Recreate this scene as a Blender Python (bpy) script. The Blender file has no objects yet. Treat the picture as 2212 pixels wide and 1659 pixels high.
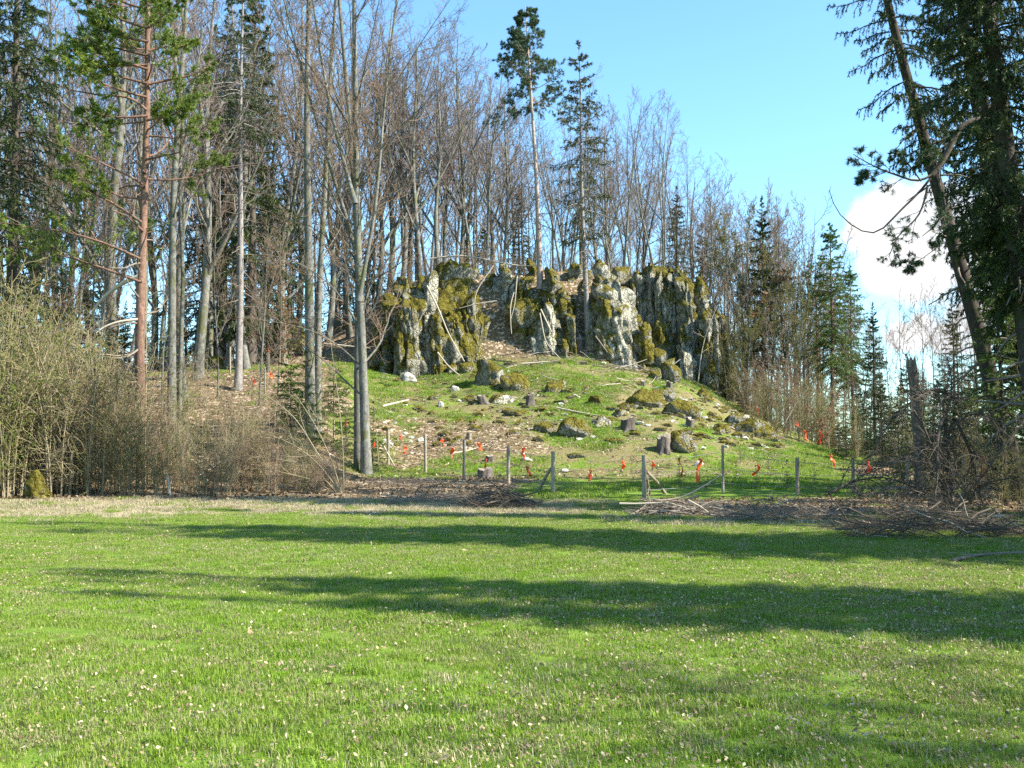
import bpy, bmesh, math
import numpy as np
from mathutils import Vector

R = math.radians
S = bpy.context.scene
COL = S.collection

# ------------------------------------------------------------------ camera, sky, sun, exposure
F = 2212.0            # focal length in units of a 2212 px wide frame
HORIZON = 960.0       # row of the horizon in that frame
EYE = 1.6
PITCH = math.atan((HORIZON - 829.5) / F)
cd = bpy.data.cameras.new('camera')
cam = bpy.data.objects.new('camera', cd)
COL.objects.link(cam)
cd.sensor_width = 36.0
cd.lens = 36.0
cd.clip_end = 3000
cam.location = (0, 0, EYE)
cam.rotation_euler = (R(90) + PITCH, 0, 0)
S.camera = cam

SUN_EL = R(41)
SUN_DIR = np.array([0.965 * math.cos(SUN_EL), -0.262 * math.cos(SUN_EL), math.sin(SUN_EL)])   # towards the sun
sl = bpy.data.lights.new('sun', 'SUN')
sl.energy = 4.6
sl.angle = R(0.53)
sl.color = (1.0, 0.955, 0.87)
so = bpy.data.objects.new('sun', sl)
COL.objects.link(so)
so.rotation_euler = Vector(SUN_DIR).to_track_quat('Z', 'Y').to_euler()

def raydir(dx, dy):
    """World direction through a point of the 2212 x 1659 frame, scaled to y = 1."""
    a, b = (dx - 1106.0) / F, (829.5 - dy) / F
    d = np.array([a, math.cos(PITCH) - b * math.sin(PITCH), math.sin(PITCH) + b * math.cos(PITCH)])
    return d / d[1]

w = bpy.data.worlds.new('World')
S.world = w
w.use_nodes = True
wt = w.node_tree
wt.nodes.clear()
def WN(t, **k):
    n = wt.nodes.new(t)
    for a, v in k.items():
        setattr(n, a, v)
    return n
sky = WN('ShaderNodeTexSky', sky_type='NISHITA', sun_disc=False)
sky.sun_elevation = SUN_EL
sky.sun_rotation = math.atan2(SUN_DIR[0], SUN_DIR[1])
sky.air_density = 1.0
sky.dust_density = 0.3
sky.ozone_density = 1.4
tint = WN('ShaderNodeMix', data_type='RGBA', blend_type='MULTIPLY')
tint.inputs[0].default_value = 1.0
tint.inputs[7].default_value = (0.70, 0.97, 1.08, 1)
wt.links.new(sky.outputs[0], tint.inputs[6])
bg = WN('ShaderNodeBackground')
bg.inputs[1].default_value = 0.115
wt.links.new(tint.outputs[2], bg.inputs[0])
# cumulus clouds: a few round lumps in fixed directions, ragged by noise
tc = WN('ShaderNodeTexCoord')
nz = WN('ShaderNodeTexNoise')
nz.inputs['Scale'].default_value = 24
nz.inputs['Detail'].default_value = 7
nz.inputs['Roughness'].default_value = 0.62
wt.links.new(tc.outputs['Generated'], nz.inputs['Vector'])
prev = None
for (cx, cy, rad) in [(1925, 470, 74), (1990, 505, 108), (1880, 500, 62), (1990, 590, 70), (1930, 560, 80), (2060, 480, 90),
                      (1990, 716, 40), (1950, 722, 34), (2050, 730, 44), (2105, 700, 60), (2170, 560, 95),
                      (470, 742, 30), (520, 748, 24), (2420, 600, 150), (2600, 520, 120), (-300, 640, 120), (-480, 660, 150)]:
    c = raydir(cx, cy)
    c = c / np.linalg.norm(c)
    dn = WN('ShaderNodeVectorMath', operation='DISTANCE')
    wt.links.new(tc.outputs['Generated'], dn.inputs[0])
    dn.inputs[1].default_value = c
    m = WN('ShaderNodeMath', operation='DIVIDE')
    wt.links.new(dn.outputs['Value'], m.inputs[0])
    m.inputs[1].default_value = rad / F
    if prev is None:
        prev = m
    else:
        q = WN('ShaderNodeMath', operation='SMOOTH_MIN')
        q.inputs[2].default_value = 0.35
        wt.links.new(prev.outputs[0], q.inputs[0])
        wt.links.new(m.outputs[0], q.inputs[1])
        prev = q
na = WN('ShaderNodeMath', operation='MULTIPLY_ADD')
wt.links.new(nz.outputs['Fac'], na.inputs[0])
na.inputs[1].default_value = 1.5
na.inputs[2].default_value = -0.74
ad = WN('ShaderNodeMath', operation='ADD')
wt.links.new(prev.outputs[0], ad.inputs[0])
wt.links.new(na.outputs[0], ad.inputs[1])
mr = WN('ShaderNodeMapRange', interpolation_type='SMOOTHSTEP')
mr.inputs['From Min'].default_value = 1.12
mr.inputs['From Max'].default_value = 0.7
wt.links.new(ad.outputs[0], mr.inputs['Value'])
cl = WN('ShaderNodeBackground')
nz2 = WN('ShaderNodeTexNoise')
nz2.inputs['Scale'].default_value = 9
nz2.inputs['Detail'].default_value = 5
wt.links.new(tc.outputs['Generated'], nz2.inputs['Vector'])
cr = WN('ShaderNodeValToRGB')
cr.color_ramp.elements[0].position, cr.color_ramp.elements[0].color = .36, (0.74, 0.82, 0.93, 1)
cr.color_ramp.elements[1].position, cr.color_ramp.elements[1].color = .56, (1.0, 1.0, 1.0, 1)
wt.links.new(nz2.outputs['Fac'], cr.inputs[0])
wt.links.new(cr.outputs[0], cl.inputs[0])
cl.inputs[1].default_value = 0.39
mx = WN('ShaderNodeMixShader')
wt.links.new(mr.outputs[0], mx.inputs[0])
wt.links.new(bg.outputs[0], mx.inputs[1])
wt.links.new(cl.outputs[0], mx.inputs[2])
wo = WN('ShaderNodeOutputWorld')
wt.links.new(mx.outputs[0], wo.inputs[0])

S.view_settings.view_transform = 'Standard'
S.view_settings.look = 'None'
S.view_settings.exposure = 1.62
S.view_settings.gamma = 1.0
S.view_settings.use_curve_mapping = False
S.render.engine = 'CYCLES'
S.cycles.max_bounces = 5
S.cycles.diffuse_bounces = 3
S.cycles.transmission_bounces = 3
S.cycles.use_denoising = False
S.cycles.sample_clamp_indirect = 6

# ------------------------------------------------------------------ numpy noise
def _h(ix, iy, iz, seed):
    n = (ix * 374761393 + iy * 668265263 + iz * 2147483647 + seed * 1274126177) & 0xffffffff
    n = ((n ^ (n >> 13)) * 1274126177) & 0xffffffff
    n = ((n ^ (n >> 16)) * 668265263) & 0xffffffff
    return ((n ^ (n >> 15)) & 0xffff) / 65535.0

def vnoise(p, seed=0):
    p = np.asarray(p, float)
    i = np.floor(p).astype(np.int64)
    f = p - i
    f = f * f * f * (f * (f * 6 - 15) + 10)
    out = 0
    for a in (0, 1):
        wx = f[..., 0] if a else 1 - f[..., 0]
        for b in (0, 1):
            wy = f[..., 1] if b else 1 - f[..., 1]
            for c in (0, 1):
                wz = f[..., 2] if c else 1 - f[..., 2]
                out = out + wx * wy * wz * _h(i[..., 0] + a, i[..., 1] + b, i[..., 2] + c, seed)
    return out * 2 - 1

def fbm(p, seed=0, octv=4, gain=0.5):
    a, s, t = 1.0, 0.0, 0.0
    p = np.asarray(p, float)
    for o in range(octv):
        s = s + a * vnoise(p, seed + o * 7)
        t += a
        a *= gain
        p = p * 2.03 + 11.3
    return s / t

def sst(a, b, x):
    t = np.clip((x - a) / (b - a), 0, 1)
    return t * t * (3 - 2 * t)

# ------------------------------------------------------------------ the lie of the land
HX = np.array([-200, -60, -40, -30, -19, -14.8, -11, -9.4, -7.5, -5, -1.5, 1.5, 4, 6.5, 9.5, 11, 12.3, 13.5, 15, 17, 19, 30, 60, 200.])
HB = np.array([5, 5, 5.3, 5.5, 5.8, 5.9, 6.1, 6.0, 5.6, 5.3, 5.8, 6.1, 6.2, 6.0, 5.4, 4.8, 4.0, 3.5, 2.75, 1.9, 1.25, 1.0, 1.0, 1.0])
HC = np.array([5.5, 5.5, 6, 6.3, 6.9, 7.1, 8.9, 10, 11.0, 12, 12.1, 12.1, 12.0, 11.8, 11.5, 10.4, 7.4, 4.6, 3.1, 2.0, 1.3, 1.0, 1.0, 1.0])

def H(x, y, detail=True):
    x = np.asarray(x, float)
    y = np.asarray(y, float)
    xs = x / np.maximum(y, 20) * 60.0
    xe = np.where(y > 30, x * 0.6 + xs * 0.4, xs)
    hb, hc = np.interp(xe, HX, HB), np.interp(xe, HX, HC)
    left = sst(-5.0, -10.0, xe)
    foot = 36.5 * (1 - left) + 28.5 * left
    base = 0.30 * sst(25, 37, y) + 0.10 * sst(22, 27, y)
    t = np.clip((y - foot) / (57.5 - foot), 0, 1)
    t = np.where(t < .2, t * t / 0.4, (t - 0.1)) / 0.9
    z = base + (hb - base) * t
    cl = np.clip((y - 57.8) / (4.6 + 5 * left), 0, 1)
    z = z + (hc - hb) * (cl * cl * (3 - 2 * cl) * .55 + cl * .45)
    z = z - np.maximum(y - 67, 0) * 0.05 * sst(66, 80, y) * sst(22, 10, xe)
    z = np.where(y > 67, np.maximum(z, np.minimum(1.0 + 0 * z, hc)), z)
    if detail:
        p = np.stack([x, y, 0 * x], -1)
        hill = sst(0.3, 1.6, z)
        z = z + 0.30 * hill * fbm(p * 0.45, 3, 4) + 0.05 * fbm(p * 0.35, 5, 2) + 0.05 * hill * fbm(p * 2.1, 9, 2)
    return z

def Hs(x, y):
    return float(H(np.array([x]), np.array([y]))[0])

def P(dx, dy, Y):
    d = raydir(dx, dy) * Y
    return np.array([d[0], d[1], d[2] + EYE])

_ts = np.arange(4.0, 120.0, 0.08)
def G(dx, dy):
    """The ground point seen at that place in the frame."""
    d = raydir(dx, dy)
    z = EYE + d[2] * _ts
    h = H(d[0] * _ts, _ts)
    hit = z < h
    # a point just above the crest has no hit: take the place where the line of sight passes closest over the ground
    k = np.argmax(hit) if hit.any() else np.argmin(np.where(_ts > 30, z - h, 99) / _ts)
    t = _ts[k]
    return np.array([d[0] * t, t, Hs(d[0] * t, t)])

# ------------------------------------------------------------------ meshes
class Geo:
    def __init__(s):
        s.v, s.q, s.t, s.qm, s.tm, s.n = [], [], [], [], [], 0
    def add(s, v, q=None, t=None, mi=0):
        v = np.asarray(v, float).reshape(-1, 3)
        s.v.append(v)
        if q is not None and len(q):
            s.q.append(np.asarray(q) + s.n)
            s.qm.append(np.full(len(q), mi))
        if t is not None and len(t):
            s.t.append(np.asarray(t) + s.n)
            s.tm.append(np.full(len(t), mi))
        s.n += len(v)
        return s
    def mesh(s, name, mats, smooth=True):
        v = np.concatenate(s.v)
        q = np.concatenate(s.q) if s.q else np.zeros((0, 4), int)
        t = np.concatenate(s.t) if s.t else np.zeros((0, 3), int)
        me = bpy.data.meshes.new(name)
        me.vertices.add(len(v))
        me.vertices.foreach_set('co', v.ravel().astype(np.float32))
        li = np.concatenate([q.ravel(), t.ravel()]).astype(np.int32)
        me.loops.add(len(li))
        me.loops.foreach_set('vertex_index', li)
        nf = len(q) + len(t)
        me.polygons.add(nf)
        st = np.concatenate([np.arange(len(q)) * 4, len(q) * 4 + np.arange(len(t)) * 3]).astype(np.int32)
        me.polygons.foreach_set('loop_start', st)
        mi = np.concatenate(s.qm + s.tm).astype(np.int32) if nf else np.zeros(0, np.int32)
        me.polygons.foreach_set('material_index', mi)
        me.polygons.foreach_set('use_smooth', np.full(nf, smooth))
        for m in (mats if isinstance(mats, (list, tuple)) else [mats]):
            me.materials.append(m)
        me.update(calc_edges=True)
        return me

def nrm(v):
    return v / np.maximum(np.linalg.norm(v, axis=-1, keepdims=True), 1e-9)

def tubes(g, Pl, Rl, k=5, mi=0, cap=False, capmi=None):
    Pl = np.asarray(Pl, float)
    Rl = np.asarray(Rl, float)
    if Pl.ndim == 2:
        Pl, Rl = Pl[None], Rl[None]
    N, m, _ = Pl.shape
    T = nrm(np.gradient(Pl, axis=1))
    mean = nrm(Pl[:, -1] - Pl[:, 0])
    ref = np.where(np.abs(mean[:, 2:3]) > 0.8, np.array([[1., 0.13, 0]]), np.array([[0.1, 0.05, 1.]]))
    u = nrm(np.cross(T, ref[:, None, :]))
    v = np.cross(T, u)
    a = np.arange(k) * 2 * math.pi / k
    ring = Pl[:, :, None, :] + Rl[:, :, None, None] * (np.cos(a)[None, None, :, None] * u[:, :, None, :] + np.sin(a)[None, None, :, None] * v[:, :, None, :])
    base = (np.arange(N)[:, None, None] * m + np.arange(m - 1)[None, :, None]) * k
    j = np.arange(k)[None, None, :]
    j2 = (np.arange(k) + 1)[None, None, :] % k
    q = np.stack([base + j, base + j2, base + k + j2, base + k + j], -1).reshape(-1, 4)
    g.add(ring, q, mi=mi)
    if cap:
        for e, pt in ((0, Pl[:, 0]), (m - 1, Pl[:, -1])):
            rv = ring[:, e]
            vv = np.concatenate([rv, pt[:, None]], 1)
            b = np.arange(N)[:, None] * (k + 1)
            t = np.stack([b + np.arange(k), b + (np.arange(k) + 1) % k, b + k + 0 * np.arange(k)], -1).reshape(-1, 3)
            g.add(vv, None, t if e else t[:, ::-1], mi=mi if capmi is None else capmi)

def at(Pl, t):
    """Points and tangents at parameters t (N, n) on polylines (N, m, 3)."""
    N, m, _ = Pl.shape
    f = t * (m - 1)
    i = np.clip(np.floor(f).astype(int), 0, m - 2)
    fr = (f - i)[..., None]
    r = np.arange(N)[:, None]
    a, b = Pl[r, i], Pl[r, i + 1]
    return a + (b - a) * fr, nrm(b - a), i, fr[..., 0]

def sprout(rng, Pl, Rl, n, t0, t1, ang, asd, ln, m=5, up=0.0, jit=0.12, rr=0.55, rmin=0.004, tip=0.25, flat=0.0, taper=0.5):
    """n children on each parent polyline. ln: length as share of the parent's length."""
    N = len(Pl)
    t = t0 + (t1 - t0) * (np.arange(n)[None] + rng.random((N, n))) / n
    p, T, i, fr = at(Pl, t)
    r = np.arange(N)[:, None]
    rad = (Rl[r, i] * (1 - fr) + Rl[r, i + 1] * fr) * rr
    plen = np.linalg.norm(np.diff(Pl, axis=1), axis=-1).sum(1)
    L = plen[:, None] * ln * (1 - taper * (t - t0) / max(1e-6, t1 - t0)) * rng.uniform(0.6, 1.25, (N, n))
    e = rng.normal(size=(N, n, 3))
    e[..., 2] *= (1 - flat)
    e = nrm(e - (e * T).sum(-1, keepdims=True) * T)
    an = ang + asd * rng.normal(size=(N, n))
    d = np.cos(an)[..., None] * T + np.sin(an)[..., None] * e
    p, d, L, rad = p.reshape(-1, 3), d.reshape(-1, 3), L.ravel(), np.maximum(rad.ravel(), rmin)
    pts = [p]
    for s in range(m - 1):
        pts.append(pts[-1] + d * (L / (m - 1))[:, None])
        d = nrm(d + np.array([0, 0, up]) + jit * rng.normal(size=d.shape))
    Pc = np.stack(pts, 1)
    Rc = rad[:, None] * np.linspace(1, tip, m)[None]
    return Pc, Rc

def fuzz(g, rng, Pl, n, ln, wd, fwd=0.7, mi=0, t0=0.0, t1=1.0, down=0.0):
    """n needle clumps (single pointed faces) about each polyline."""
    N = len(Pl)
    t = t0 + (t1 - t0) * rng.random((N, n))
    p, T, _, _ = at(Pl, t)
    e = rng.normal(size=(N, n, 3))
    e = nrm(e - (e * T).sum(-1, keepdims=True) * T)
    d = nrm(fwd * T + e * (1 - 0.4 * fwd) + np.array([0, 0, -down]))
    s = nrm(np.cross(d, rng.normal(size=(N, n, 3))))
    L = ln * rng.uniform(0.6, 1.3, (N, n, 1))
    v = np.stack([p - s * wd * .5, p + s * wd * .5, p + d * L], 2).reshape(-1, 3)
    g.add(v, None, np.arange(len(v)).reshape(-1, 3), mi=mi)

# ------------------------------------------------------------------ materials
class M:
    def __init__(s, name):
        s.m = bpy.data.materials.new(name)
        s.m.use_nodes = True
        s.t = s.m.node_tree
        s.t.nodes.clear()
        s.out = s.t.nodes.new('ShaderNodeOutputMaterial')
    def n(s, t, **k):
        nd = s.t.nodes.new(t)
        for a, v in k.items():
            setattr(nd, a, v)
        return nd
    def put(s, sock, v):
        if isinstance(v, bpy.types.NodeSocket):
            s.t.links.new(v, sock)
        elif isinstance(v, (tuple, list)) and len(v) == 3 and sock.type == 'RGBA':
            sock.default_value = (*v, 1)
        else:
            sock.default_value = v
    def pos(s):
        return s.n('ShaderNodeNewGeometry').outputs['Position']
    def objc(s):
        return s.n('ShaderNodeTexCoord').outputs['Object']
    def normal_z(s):
        x = s.n('ShaderNodeSeparateXYZ')
        s.put(x.inputs[0], s.n('ShaderNodeNewGeometry').outputs['Normal'])
        return x.outputs[2]
    def island(s):
        return s.n('ShaderNodeNewGeometry').outputs['Random Per Island']
    def orand(s):
        return s.n('ShaderNodeObjectInfo').outputs['Random']
    def noise(s, co, sc, det=4, rough=0.6, stretch=None, dist=0.0):
        if stretch:
            mp = s.n('ShaderNodeMapping')
            s.put(mp.inputs[0], co)
            mp.inputs['Scale'].default_value = stretch
            co = mp.outputs[0]
        nd = s.n('ShaderNodeTexNoise')
        s.put(nd.inputs['Vector'], co)
        nd.inputs['Scale'].default_value = sc
        nd.inputs['Detail'].default_value = det
        nd.inputs['Roughness'].default_value = rough
        nd.inputs['Distortion'].default_value = dist
        return nd.outputs['Fac']
    def vor(s, co, sc, feature='F1', out='Distance'):
        nd = s.n('ShaderNodeTexVoronoi', feature=feature)
        s.put(nd.inputs['Vector'], co)
        nd.inputs['Scale'].default_value = sc
        return nd.outputs[out]
    def map(s, v, a, b, c=0.0, d=1.0):
        nd = s.n('ShaderNodeMapRange', interpolation_type='SMOOTHSTEP')
        s.put(nd.inputs['Value'], v)
        for k, x in zip(('From Min', 'From Max', 'To Min', 'To Max'), (a, b, c, d)):
            nd.inputs[k].default_value = x
        return nd.outputs[0]
    def math(s, op, a, b=0.0):
        nd = s.n('ShaderNodeMath', operation=op)
        s.put(nd.inputs[0], a)
        s.put(nd.inputs[1], b)
        return nd.outputs[0]
    def mix(s, f, a, b, mode='MIX'):
        nd = s.n('ShaderNodeMix', data_type='RGBA', blend_type=mode)
        s.put(nd.inputs[0], f)
        s.put(nd.inputs[6], a)
        s.put(nd.inputs[7], b)
        return nd.outputs[2]
    def ramp(s, f, stops):
        nd = s.n('ShaderNodeValToRGB')
        s.put(nd.inputs[0], f)
        el = nd.color_ramp.elements
        while len(el) < len(stops):
            el.new(0.5)
        for e, (p, c) in zip(el, stops):
            e.position = p
            e.color = (*c, 1)
        return nd.outputs[0]
    def bump(s, h, strength=0.5, dist=0.02):
        nd = s.n('ShaderNodeBump')
        nd.inputs['Strength'].default_value = strength
        nd.inputs['Distance'].default_value = dist
        s.put(nd.inputs['Height'], h)
        return nd.outputs[0]
    def done(s, col, rough=0.85, normal=None, spec=0.25):
        b = s.n('ShaderNodeBsdfPrincipled')
        s.put(b.inputs['Base Color'], col)
        s.put(b.inputs['Roughness'], rough)
        b.inputs['Specular IOR Level'].default_value = spec
        if normal is not None:
            s.put(b.inputs['Normal'], normal)
        s.t.links.new(b.outputs[0], s.out.inputs[0])
        return s.m
    def leafy(s, col, trans=0.35, tcol=None, rough=0.6, spec=0.2):
        b = s.n('ShaderNodeBsdfPrincipled')
        s.put(b.inputs['Base Color'], col)
        b.inputs['Roughness'].default_value = rough
        b.inputs['Specular IOR Level'].default_value = spec
        t = s.n('ShaderNodeBsdfTranslucent')
        s.put(t.inputs[0], tcol if tcol is not None else col)
        x = s.n('ShaderNodeMixShader')
        x.inputs[0].default_value = trans
        s.t.links.new(b.outputs[0], x.inputs[1])
        s.t.links.new(t.outputs[0], x.inputs[2])
        s.t.links.new(x.outputs[0], s.out.inputs[0])
        return s.m

def mat_ground():
    s = M('ground_soil_and_turf')
    p = s.pos()
    at_ = s.n('ShaderNodeAttribute', attribute_name='zone')
    sp = s.n('ShaderNodeSeparateColor')
    s.put(sp.inputs[0], at_.outputs['Color'])
    lit, dry, hill = sp.outputs[0], sp.outputs[1], sp.outputs[2]
    n1 = s.noise(p, 0.5, 5)
    n2 = s.noise(p, 3.2, 6, 0.7)
    n3 = s.noise(p, 17, 5, 0.7)
    n4 = s.noise(p, 60, 3, 0.7)
    green = s.ramp(n2, [(0.3, (0.085, 0.16, 0.013)), (0.5, (0.14, 0.24, 0.02)), (0.7, (0.2, 0.28, 0.035))])
    green = s.mix(s.map(n4, 0.5, 0.68), green, (0.2, 0.19, 0.075))
    straw = s.ramp(n3, [(0.3, (0.2, 0.165, 0.085)), (0.5, (0.34, 0.28, 0.155)), (0.7, (0.46, 0.4, 0.25))])
    leaf = s.ramp(n3, [(0.28, (0.045, 0.033, 0.019)), (0.48, (0.125, 0.09, 0.048)), (0.62, (0.205, 0.15, 0.082)), (0.78, (0.36, 0.285, 0.175))])
    fleck = s.vor(p, 9.0, 'F1', 'Color')
    fs = s.n('ShaderNodeSeparateColor')
    s.put(fs.inputs[0], fleck)
    leaf = s.mix(s.map(fs.outputs[0], 0.2, 0.9, 0, 0.55), leaf, (0.24, 0.165, 0.088))
    leaf = s.mix(s.map(fs.outputs[1], 0.78, 0.86), leaf, (0.46, 0.36, 0.25))
    c = s.mix(s.map(s.math('ADD', dry, s.math('MULTIPLY', s.math('SUBTRACT', n2, 0.5), 1.2)), 0.35, 0.65), green, straw)
    hillg = s.ramp(n2, [(0.28, (0.07, 0.115, 0.012)), (0.5, (0.125, 0.205, 0.016)), (0.72, (0.18, 0.25, 0.022))])
    hillp = s.math('ADD', s.math('MULTIPLY', n1, 0.6), s.math('MULTIPLY', n2, 0.5))
    hg = s.mix(s.map(hillp, 0.46, 0.59), hillg, s.mix(s.map(n3, .4, .6), (0.14, 0.125, 0.04), (0.25, 0.2, 0.10)))
    c = s.mix(hill, c, hg)
    c = s.mix(s.map(s.math('ADD', lit, s.math('MULTIPLY', s.math('SUBTRACT', n2, 0.5), 1.0)), 0.35, 0.6), c, leaf)
    bm = s.bump(s.math('ADD', s.math('MULTIPLY', n3, 1.0), s.math('MULTIPLY', n4, 0.5)), 0.8, 0.06)
    return s.done(c, 0.95, bm, 0.1)

def mat_grass(name, lo, mid, hi, strawf):
    s = M(name)
    r = s.island()
    c = s.ramp(r, [(0.0, lo), (0.45, mid), (0.8, hi), (1.0, mid)])
    pn = s.noise(s.pos(), 0.45, 4, .6)
    pn2 = s.noise(s.pos(), 2.6, 4, .65)
    c = s.mix(s.map(pn, 0.36, 0.66), c, s.mix(0.4, c, (0.27, 0.29, 0.06)))
    pn3 = s.noise(s.pos(), 1.1, 5, .6)
    c = s.mix(s.map(pn3, 0.56, 0.70, 0, .55), c, (0.10, 0.20, 0.02))
    c = s.mix(s.map(pn3, 0.44, 0.32, 0, .5), c, (0.29, 0.33, 0.075))
    st = s.math('ADD', s.math('MULTIPLY', pn2, 0.9), s.math('MULTIPLY', r, 0.55))
    c = s.mix(s.map(st, strawf, strawf + 0.1), c, (0.42, 0.36, 0.19))
    return s.leafy(c, 0.4, None, 0.55, 0.25)

def mat_leaf(name, stops, trans=0.25):
    s = M(name)
    return s.leafy(s.ramp(s.island(), stops), trans, None, 0.7, 0.15)

def mat_bark(name, dark, mid, light, sc=3.0, stretch=(1, 1, 0.25), alga=None, alga_amt=0.55, bumpd=0.02):
    s = M(name)
    o = s.pos()
    n1 = s.noise(o, sc * 4, 6, 0.7, stretch)
    n2 = s.noise(o, sc * 0.45, 4, 0.6)
    c = s.ramp(n1, [(0.25, dark), (0.5, mid), (0.75, light)])
    c = s.mix(s.map(n2, 0.35, 0.7, 0, 0.45), c, s.mix(0.5, c, light))
    c = s.mix(s.map(s.noise(o, sc * 2.3, 4, .7), 0.62, 0.72, 0, .6), c, dark)
    mott = s.noise(o, sc * 5.0, 5, .75)
    c = s.mix(s.map(mott, 0.5, 0.64, 0, .7), c, dark)
    c = s.mix(s.map(s.noise(o, sc * 1.1, 5, .7, (1, 1, .5)), 0.5, 0.62, 0, .5), c, s.mix(0.5, c, dark))
    if alga:
        c = s.mix(s.map(s.noise(o, sc * 0.6, 5, .65), alga_amt, alga_amt + 0.15, 0, 0.75), c, alga)
    c = s.mix(s.map(s.orand(), .3, 1, 0, 0.55), c, s.mix(0.55, c, dark))
    return s.done(c, 0.9, s.bump(n1, 0.7, bumpd), 0.15)

def mat_twig(name, a, b):
    s = M(name)
    c = s.mix(s.noise(s.pos(), 0.9, 3), a, b)
    c = s.mix(s.math('MULTIPLY', s.orand(), 0.6), c, s.mix(0.5, a, b))
    return s.done(c, 0.8, None, 0.2)

def mat_needle(name, dark, mid, light, trans=0.25):
    s = M(name)
    c = s.ramp(s.island(), [(0.0, dark), (0.5, mid), (1.0, light)])
    c = s.mix(s.map(s.noise(s.pos(), 1.1, 3, .6), 0.38, 0.66), s.mix(0.45, c, dark), c)
    c = s.mix(s.math('MULTIPLY', s.orand(), 0.4), c, s.mix(0.5, c, light))
    return s.leafy(c, trans, None, 0.5, 0.3)

def mat_rock(name, moss, white):
    s = M(name)
    p = s.pos()
    big = s.noise(p, 0.7, 5, .6)
    n = s.noise(p, 2.2, 7, .68, (1, 1, 0.5), 0.4)
    f = s.noise(p, 9, 6, .72)
    ff = s.noise(p, 26, 4, .7)
    wv = s.n('ShaderNodeVectorMath', operation='MULTIPLY_ADD')
    nc = s.n('ShaderNodeTexNoise')
    s.put(nc.inputs['Vector'], p)
    nc.inputs['Scale'].default_value = 1.7
    nc.inputs['Detail'].default_value = 4
    s.put(wv.inputs[0], nc.outputs['Color'])
    wv.inputs[1].default_value = (0.9, 0.9, 0.9)
    s.put(wv.inputs[2], p)
    mp = s.n('ShaderNodeMapping')
    s.put(mp.inputs[0], wv.outputs[0])
    mp.inputs['Scale'].default_value = (1, 1, 0.6)
    crack = s.vor(mp.outputs[0], 2.6, 'DISTANCE_TO_EDGE')
    crack = s.map(crack, 0.0, 0.09)
    c = s.ramp(n, [(0.25, (0.12, 0.112, 0.085)), (0.42, (0.26, 0.245, 0.19)), (0.58, (0.40, 0.375, 0.295)), (0.75, (0.54, 0.51, 0.40))])
    c = s.mix(s.map(f, 0.57, 0.66, 0, .75), c, (0.085, 0.08, 0.058))
    wm = s.math('ADD', s.math('MULTIPLY', f, 0.8), s.math('MULTIPLY', big, 0.5))
    c = s.mix(s.map(wm, white, white + 0.06), c, (0.68, 0.63, 0.48))
    c = s.mix(s.map(crack, 0.45, 0.0, 0, .5), c, (0.07, 0.062, 0.042))
    # moss: cushions on upward and sheltered places, broken up finely
    mossm = s.math('ADD', s.math('MULTIPLY', s.normal_z(), 0.22), s.math('ADD', s.math('MULTIPLY', s.noise(p, 1.2, 4, .6), 0.8), s.math('MULTIPLY', f, 0.6)))
    mc = s.ramp(s.noise(p, 7.0, 7, .8), [(0.32, (0.035, 0.03, 0.01)), (0.42, (0.10, 0.083, 0.016)), (0.52, (0.185, 0.155, 0.026)), (0.61, (0.25, 0.215, 0.04)), (0.70, (0.16, 0.20, 0.035))])
    c = s.mix(s.map(mossm, moss, moss + 0.09), c, mc)
    h = s.math('ADD', s.math('MULTIPLY', f, 0.9), s.math('ADD', s.math('MULTIPLY', ff, 0.4), s.math('ADD', n, s.math('MULTIPLY', crack, 0.55))))
    return s.done(c, 0.95, s.bump(h, 1.0, 0.22), 0.1)

def mat_plain(name, a, b, sc=6.0, rough=0.8, stretch=None, bump=0.01):
    s = M(name)
    n = s.noise(s.objc(), sc, 5, .65, stretch)
    return s.done(s.mix(s.map(n, 0.3, 0.7), a, b), rough, s.bump(n, 0.6, bump), 0.2)

MT = {}
MT['ground'] = mat_ground()
MT['grass'] = mat_grass('meadow_grass_blades', (0.09, 0.175, 0.009), (0.19, 0.325, 0.017), (0.285, 0.40, 0.034), 0.86)
MT['hillgrass'] = mat_grass('hillside_grass_blades', (0.09, 0.18, 0.008), (0.175, 0.32, 0.012), (0.245, 0.38, 0.024), 0.88)
MT['straw'] = mat_leaf('dry_straw', [(0, (0.25, 0.2, 0.11)), (0.5, (0.4, 0.34, 0.2)), (1, (0.55, 0.49, 0.33))])
MT['paleleaf'] = mat_leaf('pale_fallen_leaves', [(0, (0.13, 0.085, 0.045)), (0.4, (0.29, 0.21, 0.115)), (0.8, (0.43, 0.34, 0.2)), (1, (0.57, 0.48, 0.33))])
MT['brownleaf'] = mat_leaf('brown_leaf_litter', [(0, (0.06, 0.042, 0.024)), (0.4, (0.16, 0.105, 0.055)), (0.75, (0.27, 0.185, 0.098)), (1, (0.43, 0.34, 0.21))])
MT['beech'] = mat_bark('grey_beech_bark', (0.055, 0.052, 0.042), (0.165, 0.158, 0.13), (0.30, 0.29, 0.255), 2.0, (1, 1, 0.4), (0.11, 0.115, 0.04), 0.5)
MT['pine'] = mat_bark('reddish_pine_bark', (0.07, 0.042, 0.03), (0.19, 0.108, 0.075), (0.31, 0.19, 0.135), 2.2, (1, 1, 0.4))
MT['palepine'] = mat_bark('pinkish_pale_pine_bark', (0.19, 0.14, 0.11), (0.36, 0.27, 0.22), (0.5, 0.41, 0.35), 2.2, (1, 1, 0.4))
MT['spruce'] = mat_bark('brown_spruce_bark', (0.05, 0.04, 0.032), (0.125, 0.10, 0.08), (0.22, 0.185, 0.15), 3.0, (1, 1, 0.5), (0.075, 0.085, 0.035), 0.56)
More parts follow.
